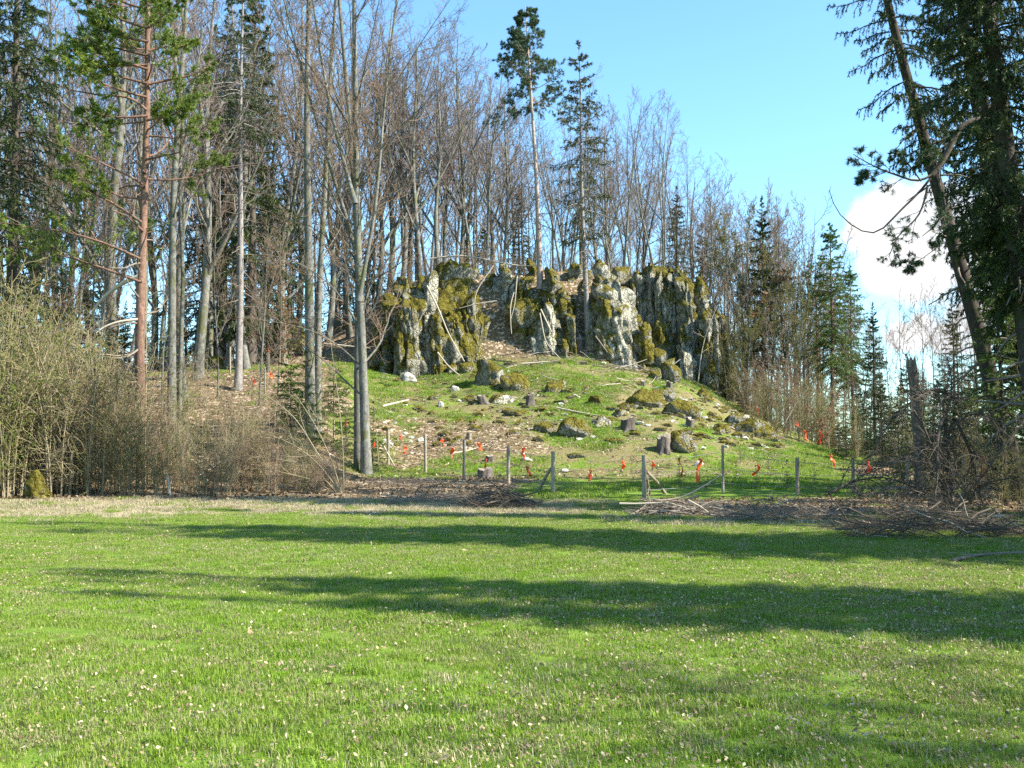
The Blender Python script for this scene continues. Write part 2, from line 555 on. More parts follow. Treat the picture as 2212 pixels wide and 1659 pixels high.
MT['darkbark'] = mat_bark('shade_darkened_spruce_bark', (0.022, 0.018, 0.014), (0.06, 0.048, 0.037), (0.115, 0.095, 0.075), 3.0, (1, 1, 0.5), (0.05, 0.06, 0.02), 0.52)  # spruce bark darkened to stand for the shade on the right-edge trunks
MT['greybark'] = mat_bark('grey_spruce_bark', (0.11, 0.095, 0.085), (0.23, 0.205, 0.185), (0.36, 0.325, 0.29), 2.4, (1, 1, 0.4))
MT['twig'] = mat_twig('purplish_bare_twigs', (0.13, 0.092, 0.08), (0.24, 0.175, 0.145))
MT['brtwig'] = mat_twig('brown_bare_twigs', (0.15, 0.098, 0.062), (0.26, 0.18, 0.118))
MT['tantwig'] = mat_twig('tan_shrub_stems', (0.19, 0.155, 0.085), (0.37, 0.305, 0.19))
MT['olivetwig'] = mat_twig('olive_shrub_twigs', (0.15, 0.13, 0.05), (0.26, 0.215, 0.10))
MT['deadwood'] = mat_twig('weathered_dead_wood', (0.13, 0.10, 0.075), (0.27, 0.22, 0.165))
MT['palewood'] = mat_twig('bleached_branch_wood', (0.36, 0.29, 0.21), (0.52, 0.45, 0.35))
MT['darkwood'] = mat_twig('dark_brushwood', (0.05, 0.04, 0.03), (0.15, 0.12, 0.09))  # brushwood in a darker brown than the weathered dead wood
MT['bud'] = mat_leaf('small_olive_buds_and_leaflets', [(0, (0.085, 0.095, 0.02)), (0.6, (0.16, 0.165, 0.04)), (1, (0.24, 0.2, 0.09))], 0.4)
MT['greenbud'] = mat_leaf('fresh_green_leaflets', [(0, (0.07, 0.115, 0.015)), (0.6, (0.135, 0.2, 0.03)), (1, (0.2, 0.25, 0.06))], 0.4)
MT['rustleaf'] = mat_leaf('withered_rust_leaves', [(0, (0.16, 0.085, 0.04)), (0.6, (0.27, 0.155, 0.085)), (1, (0.36, 0.24, 0.15))], 0.35)
MT['ndark'] = mat_needle('dark_spruce_needles', (0.022, 0.038, 0.011), (0.048, 0.075, 0.017), (0.095, 0.125, 0.028))
MT['nolive'] = mat_needle('olive_spruce_needles', (0.035, 0.045, 0.015), (0.075, 0.085, 0.026), (0.13, 0.13, 0.05))
MT['npine'] = mat_needle('yellow_green_pine_needles', (0.055, 0.095, 0.014), (0.15, 0.215, 0.03), (0.27, 0.32, 0.055))
MT['npineblue'] = mat_needle('blue_green_pine_needles', (0.03, 0.06, 0.028), (0.08, 0.125, 0.05), (0.15, 0.2, 0.085))
MT['nyoung'] = mat_needle('bright_young_spruce_needles', (0.045, 0.085, 0.013), (0.10, 0.165, 0.025), (0.165, 0.235, 0.042))
MT['rock'] = mat_rock('mossy_limestone', 0.705, 0.70)
MT['rockpale'] = mat_rock('pale_lichened_limestone', 0.79, 0.64)
MT['rockmoss'] = mat_rock('limestone_thick_with_moss', 0.645, 0.72)
MT['stone'] = mat_plain('white_limestone_rubble', (0.2, 0.19, 0.15), (0.58, 0.55, 0.46), 9)
MT['stump'] = mat_bark('weathered_stump_bark', (0.04, 0.032, 0.026), (0.13, 0.105, 0.085), (0.25, 0.215, 0.18), 3, (1, 1, 0.3), (0.12, 0.125, 0.04), 0.58)
MT['cut'] = mat_plain('weathered_cut_wood', (0.16, 0.13, 0.095), (0.33, 0.275, 0.21), 14)
MT['post'] = mat_bark('grey_fence_post_wood', (0.15, 0.12, 0.085), (0.31, 0.26, 0.195), (0.46, 0.40, 0.31), 5, (1, 1, 0.15), (0.16, 0.155, 0.09), 0.6, 0.01)
MT['wire'] = mat_plain('galvanised_wire', (0.18, 0.18, 0.17), (0.3, 0.3, 0.29))
MT['ribbon'] = M('orange_marking_tape').leafy((0.88, 0.13, 0.025), 0.3, (0.9, 0.16, 0.03), 0.35, 0.4)

# ------------------------------------------------------------------ object helpers
def link(o):
    COL.objects.link(o)
    return o

def obj(name, me, parent=None, **props):
    o = link(bpy.data.objects.new(name, me))
    if parent is not None:
        o.parent = parent
    for k, v in props.items():
        o[k] = v
    return o

def thing(name, label, cat, loc=(0, 0, 0), rz=0.0, sc=1.0, group=None, tilt=(0, 0)):
    o = link(bpy.data.objects.new(name, None))
    o.empty_display_size = 0.3
    o.location = loc
    o.rotation_euler = (tilt[0], tilt[1], rz)
    o.scale = (sc, sc, sc)
    o['label'] = label
    o['category'] = cat
    if group:
        o['group'] = group
    return o

def tag(o, label, cat, group=None):
    o['label'] = label
    o['category'] = cat
    if group:
        o['group'] = group
    return o

ORD = ['', 'first', 'second', 'third', 'fourth', 'fifth', 'sixth', 'seventh', 'eighth', 'ninth', 'tenth', 'eleventh', 'twelfth', 'thirteenth',
       'fourteenth', 'fifteenth', 'sixteenth', 'seventeenth', 'eighteenth', 'nineteenth', 'twentieth', 'twenty-first', 'twenty-second',
       'twenty-third', 'twenty-fourth', 'twenty-fifth', 'twenty-sixth', 'twenty-seventh', 'twenty-eighth', 'twenty-ninth', 'thirtieth',
       'thirty-first', 'thirty-second', 'thirty-third', 'thirty-fourth', 'thirty-fifth', 'thirty-sixth', 'thirty-seventh', 'thirty-eighth', 'thirty-ninth', 'fortieth']
RANK = {}
def ranked(o, what, where):
    """Label by order from the left among its like, once all stand."""
    RANK.setdefault((what, where), []).append(o)
def label_ranked():
    for (what, where), os_ in RANK.items():
        os_.sort(key=lambda o: o.location.x / max(o.location.y, 1))
        n = len(os_)
        for i, o in enumerate(os_):
            if n == 1:
                o['label'] = f'{what} {where}'
            elif i == 0:
                o['label'] = f'leftmost {what} {where}'
            elif i == n - 1:
                o['label'] = f'rightmost {what} {where}'
            else:
                o['label'] = f'{what}, {ORD[i + 1]} from the left {where}'
# ------------------------------------------------------------------ the ground, one sheet to the horizon
def zones(x, y):
    """Weights (leaf litter, dry grass, hillside) at ground points."""
    p = np.stack([x, y, 0 * x], -1)
    wob = 2.2 * fbm(p * 0.22, 21, 3) + 0.8 * fbm(p * 0.9, 22, 2)
    dx = 1106 + F * x / np.maximum(y, 3)
    edge = 27.2 + 0.5 * fbm(p * 0.5, 31, 3)
    # the wooded left of the hill
    A = sst(edge - 0.4, edge + 0.4, y) * sst(770, 690, dx + wob * 25) * sst(64, 52, y + wob)
    A = A * (1 - .62 * sst(42, 50, y) * sst(-.15, .25, fbm(p * .33, 41, 3)))
    A = np.maximum(A, sst(edge - .3, edge + .3, y) * sst(1190, 1050, dx + wob * 30) * sst(37.5, 34.0, y + wob) * 0.95)
    B = 0.62 * sst(39.0, 40.5, y + wob) * sst(48.5, 46, y + wob) * sst(720, 800, dx) * sst(1260, 1100, dx + wob * 30)
    C = sst(1820, 1920, dx + wob * 30) * sst(23, 25.5, y + wob * .4) * 0.9
    D = sst(1360, 1450, dx + wob * 20) * sst(22.6, 24.2, y + 0.5 * wob) * sst(28.6, 27.2, y + .4 * wob) * 0.85
    E = 0.8 * sst(62.0, 64, y)
    Fz = sst(57.8, 59.0, y) * 0.9
    lit = np.clip(np.maximum.reduce([A, B, C, D, E, Fz]), 0, 1)
    dry = sst(21.0, 24.5, y + wob * .5) * sst(28.5, 27, y) * sst(1420, 1150, dx + wob * 40)
    dry = np.maximum(dry, 0.5 * sst(19.5, 21, y + .4 * wob) * sst(24, 23, y) * sst(1100, 1500, dx))
    hill = sst(29, 38, y + wob)
    return lit, np.clip(dry, 0, 1), hill

gx = np.concatenate([-np.geomspace(46, 900, 22)[::-1], np.arange(-45, 45.1, 0.42), np.geomspace(46, 900, 22)])
gy = np.concatenate([-np.geomspace(6, 600, 14)[::-1], np.arange(-5, 24, 0.5), np.arange(24, 72, 0.36), np.arange(72.5, 110, 1.5), np.geomspace(112, 1500, 20)])
XX, YY = np.meshgrid(gx, gy)
ZZ = H(XX.ravel(), YY.ravel())
g = Geo()
nx, ny = len(gx), len(gy)
ii, jj = np.meshgrid(np.arange(nx - 1), np.arange(ny - 1))
b0 = (jj * nx + ii).ravel()
g.add(np.stack([XX.ravel(), YY.ravel(), ZZ], -1), np.stack([b0, b0 + 1, b0 + nx + 1, b0 + nx], -1))
gme = g.mesh('ground', MT['ground'])
zl, zd, zh = zones(XX.ravel(), YY.ravel())
ca = gme.color_attributes.new('zone', 'FLOAT_COLOR', 'POINT')
ca.data.foreach_set('color', np.stack([zl, zd, zh, np.ones_like(zl)], -1).ravel().astype(np.float32))
obj('ground', gme, kind='structure')

# ------------------------------------------------------------------ trees: one of each kind
def stem_line(rng, base, top, m=14, wob=0.01):
    t = np.linspace(0, 1, m)[:, None]
    base, top = np.asarray(base, float), np.asarray(top, float)
    h = np.linalg.norm(top - base)
    ph = rng.random(2) * 6.28
    off = np.stack([np.sin(t[:, 0] * 5.0 + ph[0]), np.cos(t[:, 0] * 4.1 + ph[1]), 0 * t[:, 0]], -1) * h * wob * np.sin(t * math.pi)
    return base + (top - base) * t + off

def flare(r, m, tip=0.12, power=0.8, fl=0.45):
    t = np.linspace(0, 1, m)
    return r * (tip + (1 - tip) * (1 - t) ** power) * (1 + fl * np.exp(-t * 28))

def deciduous(name, seed, stems, bark='beech', twig='twig', t0=0.3, n1=14, l1=0.30, a1=32, up=0.12, forks=4, fa=20, fl=.5, f0=.25, f1=.7, nf=7, n2=7, n3=6, n4=3, l2=0.42, l3=0.42, l4=0.5, tr=0.0055, wob=0.012, tip=0.1, leaves=0, leafmat=None, jit=0.1):
    """stems: list of (base, top, radius). Returns the meshes of trunk and crown; the crown's finer wood is its second material."""
    rng = np.random.default_rng(seed)
    SP = np.stack([stem_line(rng, b, t, 16, wob) for b, t, r in stems])
    SR = np.stack([flare(r, 16, tip) for b, t, r in stems])
    g = Geo()
    tubes(g, SP, SR, 9)
    B1, R1 = sprout(rng, SP, SR, n1, t0, 0.985, R(a1), R(10), l1, 9, up, jit * 0.9, 0.42, 0.018, 0.22)
    if forks:
        FP, FR = sprout(rng, SP, SR, forks, f0, f1, R(fa), R(6), fl, 12, .05, .05, .68, .02, .16, taper=.35)
        tubes(g, FP, FR, 8)
        B0, R0 = sprout(rng, FP, FR, nf, .2, 0.98, R(a1), R(10), .42, 9, up, jit * .9, .5, .016, .22)
        B1, R1 = np.concatenate([B1, B0]), np.concatenate([R1, R0])
    tm = g.mesh(name + '_trunk', MT[bark])
    B2, R2 = sprout(rng, B1, R1, n2, 0.15, 0.98, R(38), R(12), l2, 6, up * .9, jit, 0.6, 0.011, 0.35)
    B3, R3 = sprout(rng, B2, R2, n3, 0.12, 1.0, R(40), R(14), l3, 4, up * .7, jit * 1.2, 0.6, tr * 1.25, 0.5)
    g = Geo()
    tubes(g, B1, R1, 6)
    tubes(g, B2, R2, 4, 1)
    tubes(g, B3, R3, 3, 1)
    if n4:
        B4, R4 = sprout(rng, B3, R3, n4, 0.15, 1.0, R(40), R(15), l4, 2, up * .5, jit, 0.7, tr, 0.6)
        tubes(g, B4, R4, 3, 1)
    else:
        B4 = B3
    me = g.mesh(name + '_crown', [MT[bark], MT[twig]])
    out = [('trunk', tm), ('crown', me)]
    if leaves:
        g = Geo()
        fuzz(g, rng, B4[:: max(1, len(B4) // 6000)], leaves, 0.09, 0.07, 0.4)
        out.append(('foliage', g.mesh(name + '_foliage', MT[leafmat])))
    return out

def spruce(name, seed, h, r, base=0.12, lmax=0.2, spacing=0.45, per=5, droop=0.10, tw=12, needle=0.14, nw=0.035, nn=20, bark='spruce', mat='ndark', lean=(0, 0), sparse=0.0, hang=0.35, shape=0.85, dead=0, twl=0.30):
    rng = np.random.default_rng(seed)
    SP = stem_line(rng, (0, 0, -0.3), (lean[0], lean[1], h), 18, 0.004)[None]
    SR = flare(r, 18, 0.05, 0.9, 0.4)[None]
    g = Geo()
    tubes(g, SP, SR, 9)
    out = [('trunk', g.mesh(name + '_trunk', MT[bark]))]
    n = max(6, int(h * (1 - base) / spacing)) * per
    s = rng.random(n)
    s = np.sort(1 - (1 - s) ** 0.85)
    s = np.append(s, [0.985, 0.99, 0.995])
    n = len(s)
    p, T, _, _ = at(SP, (base + s * (0.995 - base))[None])
    p = p[0]
    az = np.arange(n) * 2.399 + rng.normal(0, 0.35, n)
    L = lmax * h * np.clip((1 - s) ** shape, 0.015, 1) * rng.uniform(0.65, 1.15, n) * (0.55 + 0.45 * sst(0, 0.18, s))
    keep = rng.random(n) > sparse * (1 - 0.5 * s)
    p, az, L, s = p[keep], az[keep], L[keep], s[keep]
    n = len(s)
    el = R(-14) + R(52) * s ** 1.3 + rng.normal(0, 0.12, n)
    d = np.stack([np.cos(az) * np.cos(el), np.sin(az) * np.cos(el), np.sin(el)], -1)
    pts = [p]
    m = 7
    for k in range(m - 1):
        pts.append(pts[-1] + d * (L / (m - 1))[:, None])
        bend = -droop if k < 3 else droop * 1.3
        d = nrm(d + np.array([0, 0, 1.]) * bend + rng.normal(0, 0.05, d.shape))
    B = np.stack(pts, 1)
    BR = (0.008 + 0.012 * L)[:, None] * np.linspace(1, 0.2, m)[None]
    g = Geo()
    tubes(g, B, BR, 4)
    big = L > 0.35
    C, CR = sprout(rng, B[big], BR[big], tw, 0.12, 1.0, R(52), R(10), twl, 4, -hang, 0.1, 0.5, 0.004, 0.5, flat=0.75, taper=0.55)
    tubes(g, C[::2], CR[::2], 3)
    out.append(('branches', g.mesh(name + '_branches', MT[bark])))
    g = Geo()
    fuzz(g, rng, C, nn, needle, nw, 0.75, down=0.15)
    fuzz(g, rng, B, int(nn * 1.6), needle, nw, 0.75, t0=0.2)
    fuzz(g, rng, SP, 60, needle * 1.3, nw, 0.6, t0=0.97)
    out.append(('foliage', g.mesh(name + '_foliage', MT[mat])))
    if dead:
        D, DR = sprout(rng, SP, SR, dead, min(0.18, base * .5), base + 0.05, R(95), R(14), 0.055, 5, -0.08, 0.15, 0.2, 0.010, 0.3, taper=0.2)
        g = Geo()
        tubes(g, D, DR, 4)
        out.append(('dead_branches', g.mesh(name + '_dead_branches', MT['deadwood'])))
    return out

def pine(name, seed, stem, r, bark='pine', mat='npine', t0=0.55, n1=16, l1=0.22, a1=80, n2=6, n3=5, tuft=22, nl=0.16, nw=0.02, up=0.10, dead=8, sparse=0.0, stops=None, taper=0.6):
    rng = np.random.default_rng(seed)
    SP = np.asarray(stem, float)[None]
    SR = flare(r, SP.shape[1], 0.10, 0.85, 0.35)[None]
    g = Geo()
    tubes(g, SP, SR, 10)
    out = [('trunk', g.mesh(name + '_trunk', MT[bark]))]
    B1, R1 = sprout(rng, SP, SR, n1, t0, 0.985, R(a1), R(11), l1, 8, up, 0.15, 0.33, 0.02, 0.25, taper=taper)
    B2, R2 = sprout(rng, B1, R1, n2, 0.3, 1.0, R(45), R(12), 0.42, 5, up, 0.14, 0.55, 0.010, 0.4)
    B3, R3 = sprout(rng, B2, R2, n3, 0.25, 1.0, R(45), R(14), 0.42, 3, up, 0.12, 0.6, 0.006, 0.6)
    g = Geo()
    tubes(g, B1, R1, 6)
    tubes(g, B2, R2, 4)
    tubes(g, B3, R3, 3)
    out.append(('branches', g.mesh(name + '_branches', MT[bark])))
    g = Geo()
    fuzz(g, rng, B3, tuft, nl, nw, 0.55, t0=0.25)
    fuzz(g, rng, B2, tuft // 2, nl, nw, 0.55, t0=0.6)
    out.append(('foliage', g.mesh(name + '_foliage', MT[mat])))
    if dead:
        D, DR = sprout(rng, SP, SR, dead, 0.15, t0, R(82), R(16), 0.08, 6, 0.05, 0.22, 0.25, 0.014, 0.3, taper=0.1)
        g = Geo()
        tubes(g, D, DR, 5)
        out.append(('dead_branches', g.mesh(name + '_dead_branches', MT['deadwood'])))
    return out

def plant(name, parts, label, cat, loc, rz=0.0, sc=1.0, group=None, tilt=(0, 0)):
    t = thing(name, label, cat, loc, rz, sc, group, tilt)
    for nm, me in parts:
        o = obj(nm, me, t)
        if nm in ('twigs', 'leaflets', 'foliage', 'branches', 'dead_branches'):
            o['kind'] = 'stuff'
    return t

# ------------------------------------------------------------------ the limestone outcrop
def rock_shape(seed, w, d, h, sub=5, boxy=3.2, rough=1.0, cells=46, crack=0.16, lean=(0, 0), taper=0.25, stretch=0.5):
    """A weathered block standing on z = 0: cracked into cells, furrowed, its top narrower than its foot."""
    bm = bmesh.new()
    bmesh.ops.create_icosphere(bm, subdivisions=sub, radius=1.0)
    v = np.array([x.co[:] for x in bm.verts])
    f = np.array([[q.index for q in x.verts] for x in bm.faces])
    bm.free()
    rng = np.random.default_rng(seed)
    n = v / (np.abs(v) ** boxy).sum(1, keepdims=True) ** (1 / boxy)
    s = np.array([w / 2, d / 2, h / 2])
    p = n * s
    dirn = nrm(n ** 3 / s)
    size = min(w, d, h)
    q = p + np.array([seed * 7.3, seed * 3.1, seed * 1.7])
    k = 1.0 / max(size, 0.3)
    qs = q * np.array([1, 1, stretch])
    disp = 0.22 * size * fbm(qs * k * 1.1, seed, 3) + 0.10 * size * (1 - 2 * np.abs(fbm(qs * k * 2.6, seed + 5, 3)))
    disp = disp + 0.055 * size * fbm(q * k * 6.5, seed + 9, 3) * rough
    c = rng.uniform(-1.15, 1.15, (cells, 3)) * s
    qq = p + 0.12 * size * np.stack([fbm(q * k * 2, seed + 31, 2), fbm(q * k * 2, seed + 32, 2), fbm(q * k * 2, seed + 33, 2)], -1)
    aniso = np.array([1, 1, stretch * 1.1])
    dd = np.sqrt((((qq[:, None] - c[None]) * aniso) ** 2).sum(-1))
    o = np.argsort(dd, 1)[:, :2]
    r = np.arange(len(p))
    f1, f2 = dd[r, o[:, 0]], dd[r, o[:, 1]]
    cellh = rng.uniform(-1, 1, cells)
    c2 = rng.uniform(-1.1, 1.1, (cells * 4, 3)) * s
    d2 = np.sqrt((((qq[:, None] - c2[None]) * aniso) ** 2).sum(-1)) if len(p) < 12000 else None
    o2 = np.argpartition(d2, 1, 1)[:, :2]
    e1, e2 = d2[r, o2[:, 0]], d2[r, o2[:, 1]]
    e1, e2 = np.minimum(e1, e2), np.maximum(e1, e2)
    disp = disp + 0.05 * size * np.sin(o2[:, 0] * 12.9) * sst(0, .05 * size, e2 - e1) - 0.06 * size * (1 - sst(0, .06 * size, e2 - e1))
    gv = rng.normal(0, .42, (cells, 3))
    disp = disp + np.clip(((p - c[o[:, 0]]) * gv[o[:, 0]]).sum(-1), -.2 * size, .2 * size) * sst(0, .04 * size, f2 - f1)
    disp = disp + 0.08 * size * cellh[o[:, 0]] * sst(0, 0.12 * size, f2 - f1) - crack * size * (1 - sst(0, 0.13 * size, f2 - f1))
    p = p + dirn * disp[:, None]
    t = np.clip((p[:, 2] + h / 2) / h, 0, 1)
    p[:, :2] *= (1 - taper * t ** 1.3)[:, None]
    p[:, 0] += lean[0] * t
    p[:, 1] += lean[1] * t
    p[:, 2] += h / 2
    return p, f

def boulder_mesh(name, mat, seed, w, d, h, sub=4):
    """An angular broken block: a ball cut by many planes, then weathered."""
    bm = bmesh.new()
    bmesh.ops.create_icosphere(bm, subdivisions=sub, radius=1.0)
    v = np.array([x.co[:] for x in bm.verts])
    f = np.array([[q.index for q in x.verts] for x in bm.faces])
    bm.free()
    rng = np.random.default_rng(seed)
    n = nrm(rng.normal(size=(17, 3)))
    dist = rng.uniform(.62, 1.0, 17)
    proj = v @ n.T
    r = np.min(np.where(proj > .05, dist / np.maximum(proj, .05), 9), 1)
    r = np.minimum(r, 1.25)
    q = v * r[:, None]
    u = q + seed * 3.7
    dsp = .16 * fbm(u * 1.5, seed, 3) + .10 * (1 - 2 * np.abs(fbm(u * 2.8, seed + 3, 3))) + .06 * fbm(u * 7, seed + 6, 3)
    q = q + v * dsp[:, None]
    q = q * np.array([w / 2, d / 2, h / 2]) * 1.05
    q[:, 2] += h / 2
    return Geo().add(q, None, f).mesh(name, MT[mat])

def column_mesh(name, mat, seed, w, d, h, sub=5, lean=(0, 0), rough=1.0):
    """A joint-bounded rock column: steep cut faces, a broken top, vertical furrows and a few ledges."""
    bm = bmesh.new()
    bmesh.ops.create_icosphere(bm, subdivisions=sub, radius=1.0)
    v = np.array([x.co[:] for x in bm.verts])
    f = np.array([[q.index for q in x.verts] for x in bm.faces])
    bm.free()
    rng = np.random.default_rng(seed)
    az = (np.arange(8) + rng.uniform(-.4, .4, 8)) * 6.283 / 8
    el = rng.normal(.05, .11, 8)
    side = np.stack([np.cos(az) * np.cos(el), np.sin(az) * np.cos(el), np.sin(el)], -1)
    at_ = rng.random(5) * 6.283
    te = rng.uniform(.7, 1.4, 5)
    top = np.stack([np.cos(at_) * np.cos(te), np.sin(at_) * np.cos(te), np.sin(te)], -1)
    n = np.concatenate([side, top, [[0, 0, -1.]]])
    dist = np.concatenate([rng.uniform(.84, 1.02, 8), rng.uniform(.92, 1.12, 5), [1.]])
    # spread the ball's points towards a box first, so that the column's corners are filled
    b = v / (np.abs(v) ** 5).sum(1, keepdims=True) ** .2
    dirn = nrm(b)
    proj = dirn @ n.T
    r = np.min(np.where(proj > .04, dist / np.maximum(proj, .04), 9), 1)
    q = dirn * np.minimum(r, 1.6)[:, None]
    s = np.array([w / 2, d / 2, h / 2])
    p = q * s
    nd = nrm(dirn / s)
    size = min(w, d)
    u = p + seed * 5.13
    k = 1 / size
    fur = fbm(u * np.array([1, 1, .3]) * k * 1.7, seed, 3)
    disp = -.16 * size * np.clip(1 - 4.0 * np.abs(fur), 0, 1)                                  # vertical joints
    led = fbm(u * np.array([.45, .45, 1.0]) * k * 1.7, seed + 4, 2)
    disp = disp - .17 * size * np.clip(1 - 5.0 * np.abs(led), 0, 1)                            # bedding ledges
    disp = disp + .2 * size * fbm(u * k * 1.3, seed + 7, 2) + rough * (.06 * size * fbm(u * k * 4.2, seed + 9, 3) + .028 * fbm(u * 7.0, seed + 11, 2))
    p = p + nd * disp[:, None]
    t = np.clip((p[:, 2] + h / 2) / h, 0, 1)
    p[:, 0] += lean[0] * t
    p[:, 1] += lean[1] * t
    p[:, 2] += h / 2
    return Geo().add(p, None, f).mesh(name, MT[mat])

cliff = thing('rock_outcrop', 'large craggy limestone outcrop of mossy pillars crowning the grassy knoll', 'rock outcrop', (1.5, 59.0, 5.8))
cliff_inv = np.array(cliff.location)
# left, right, top row, foot row, distance, depth, lean of the top in frame units, material, boxiness
PILLARS = [
    (846, 925, 622, 808, 57.3, 2.6, -2, 'rock', 3.4), (893, 952, 618, 806, 57.8, 2.4, -18, 'rockpale', 3.0), (800, 868, 640, 800, 58.4, 2.6, 18, 'rockmoss', 2.8),
    (836, 905, 606, 700, 59.4, 2.4, 10, 'rock', 2.6), (905, 985, 574, 720, 60.0, 3.0, 0, 'rockmoss', 3.0), (940, 1020, 615, 790, 58.8, 2.8, -16, 'rockmoss', 2.6),
    (984, 1064, 660, 795, 58.5, 2.6, -26, 'rockmoss', 2.4), (948, 996, 728, 808, 57.4, 1.8, 0, 'rock', 2.6), (960, 1028, 566, 640, 60.8, 2.4, 6, 'rock', 2.8),
    (1000, 1046, 640, 780, 58.9, 2.0, -14, 'rockmoss', 2.5),
    (1030, 1076, 590, 665, 61.4, 2.2, 0, 'rockmoss', 2.8), (1046, 1092, 640, 725, 60.6, 1.8, -8, 'rock', 2.8), (1140, 1180, 566, 612, 62.0, 2.0, 0, 'rockmoss', 2.6), (1226, 1262, 640, 712, 60.2, 1.8, -4, 'rockmoss', 2.8),
    (1062, 1116, 568, 700, 60.6, 2.2, 2, 'rockpale', 3.2), (1106, 1160, 590, 690, 60.4, 2.2, -4, 'rockmoss', 3.0), (1104, 1186, 640, 760, 58.9, 2.4, -10, 'rockmoss', 2.8),
    (1160, 1226, 586, 766, 59.2, 2.8, -8, 'rock', 3.0), (1186, 1250, 622, 772, 58.8, 2.2, -14, 'rockmoss', 2.8), (1212, 1276, 574, 650, 61.4, 2.2, 0, 'rock', 2.6),
    (1248, 1294, 600, 690, 61.2, 2.0, 0, 'rockmoss', 2.6), (1206, 1244, 712, 775, 58.4, 1.5, 0, 'rockmoss', 2.6), (1254, 1290, 715, 765, 58.8, 1.5, 0, 'rockmoss', 2.4),
    (1278, 1362, 592, 772, 58.9, 3.0, -12, 'rock', 3.2), (1306, 1396, 600, 780, 58.3, 2.4, -34, 'rockpale', 3.2), (1362, 1416, 690, 775, 58.3, 2.0, -8, 'rockmoss', 2.6),
    (1292, 1372, 574, 630, 61.3, 2.6, 0, 'rock', 2.6),
    (1360, 1404, 586, 742, 59.9, 2.4, -3, 'rock', 3.6), (1393, 1428, 582, 720, 59.8, 2.2, -2, 'rock', 3.8), (1418, 1452, 584, 740, 59.6, 2.2, -1, 'rock', 3.8),
    (1440, 1474, 586, 760, 59.4, 2.2, -1, 'rock', 3.8), (1404, 1470, 660, 790, 59.2, 2.4, -8, 'rock', 2.9), (1464, 1512, 592, 800, 58.8, 2.4, -6, 'rock', 3.6),
    (1478, 1530, 640, 850, 58.2, 2.2, -10, 'rock', 3.8), (1500, 1542, 608, 760, 59.0, 2.2, -6, 'rock', 3.4), (1518, 1562, 648, 872, 57.8, 2.2, -8, 'rockpale', 3.8),
    (1540, 1596, 670, 880, 58.4, 2.6, -16, 'rockmoss', 2.8), (1470, 1504, 742, 862, 57.6, 1.5, -4, 'rockpale', 3.2), (1394, 1440, 575, 612, 61.8, 2.2, 0, 'rockmoss', 2.4),
    (1446, 1500, 576, 625, 61.6, 2.2, 0, 'rock', 2.6), (1412, 1462, 760, 815, 57.7, 1.4, 0, 'rock', 2.8),
]
for i, (xl, xr, yt, yb, Y, dep, ln, mt, bx) in enumerate(PILLARS):
    px = Y / F
    wd = (xr - xl) * px * 1.12
    z0, z1 = P(0, yb, Y)[2] - 0.9, P(0, yt, Y)[2] + 0.1
    big = (z1 - z0) > 3.2
    h = z1 - z0
    me = column_mesh('rock_pillar', mt, 100 + i, wd, dep, h, 5 if big or wd > 1.6 else 4, (ln * px, 0.4))
    o = obj('rock_pillar', me, cliff)
    c = P((xl + xr) / 2, yb, Y)
    base = np.array([c[0] - ln * px * 0.3, c[1] + dep * 0.35, z0])
    o.location = base - cliff_inv
    # smaller slabs and blocks split from its face
    rb = np.random.default_rng(700 + i)
    for q in range(2 if big else int(i % 2)):
        fx = rb.uniform(-.42, .42)
        ws, hs = wd * rb.uniform(.32, .58), h * rb.uniform(.3, .8)
        ds = dep * rb.uniform(.3, .5)
        mb = mt if rb.random() < .6 else ('rockmoss' if rb.random() < .6 else 'rockpale')
        me = column_mesh('rock_slab', mb, 900 + i * 5 + q, ws, ds, hs, 4, (ln * px * hs / h, 0.25))
        o = obj('rock_slab', me, cliff)
        zz = rb.uniform(0, max(0, h * .9 - hs)) * (rb.random() < .6)
        o.location = base - cliff_inv + np.array([fx * wd + ln * px * zz / h, -dep * .40 + .4 * zz / h, zz])
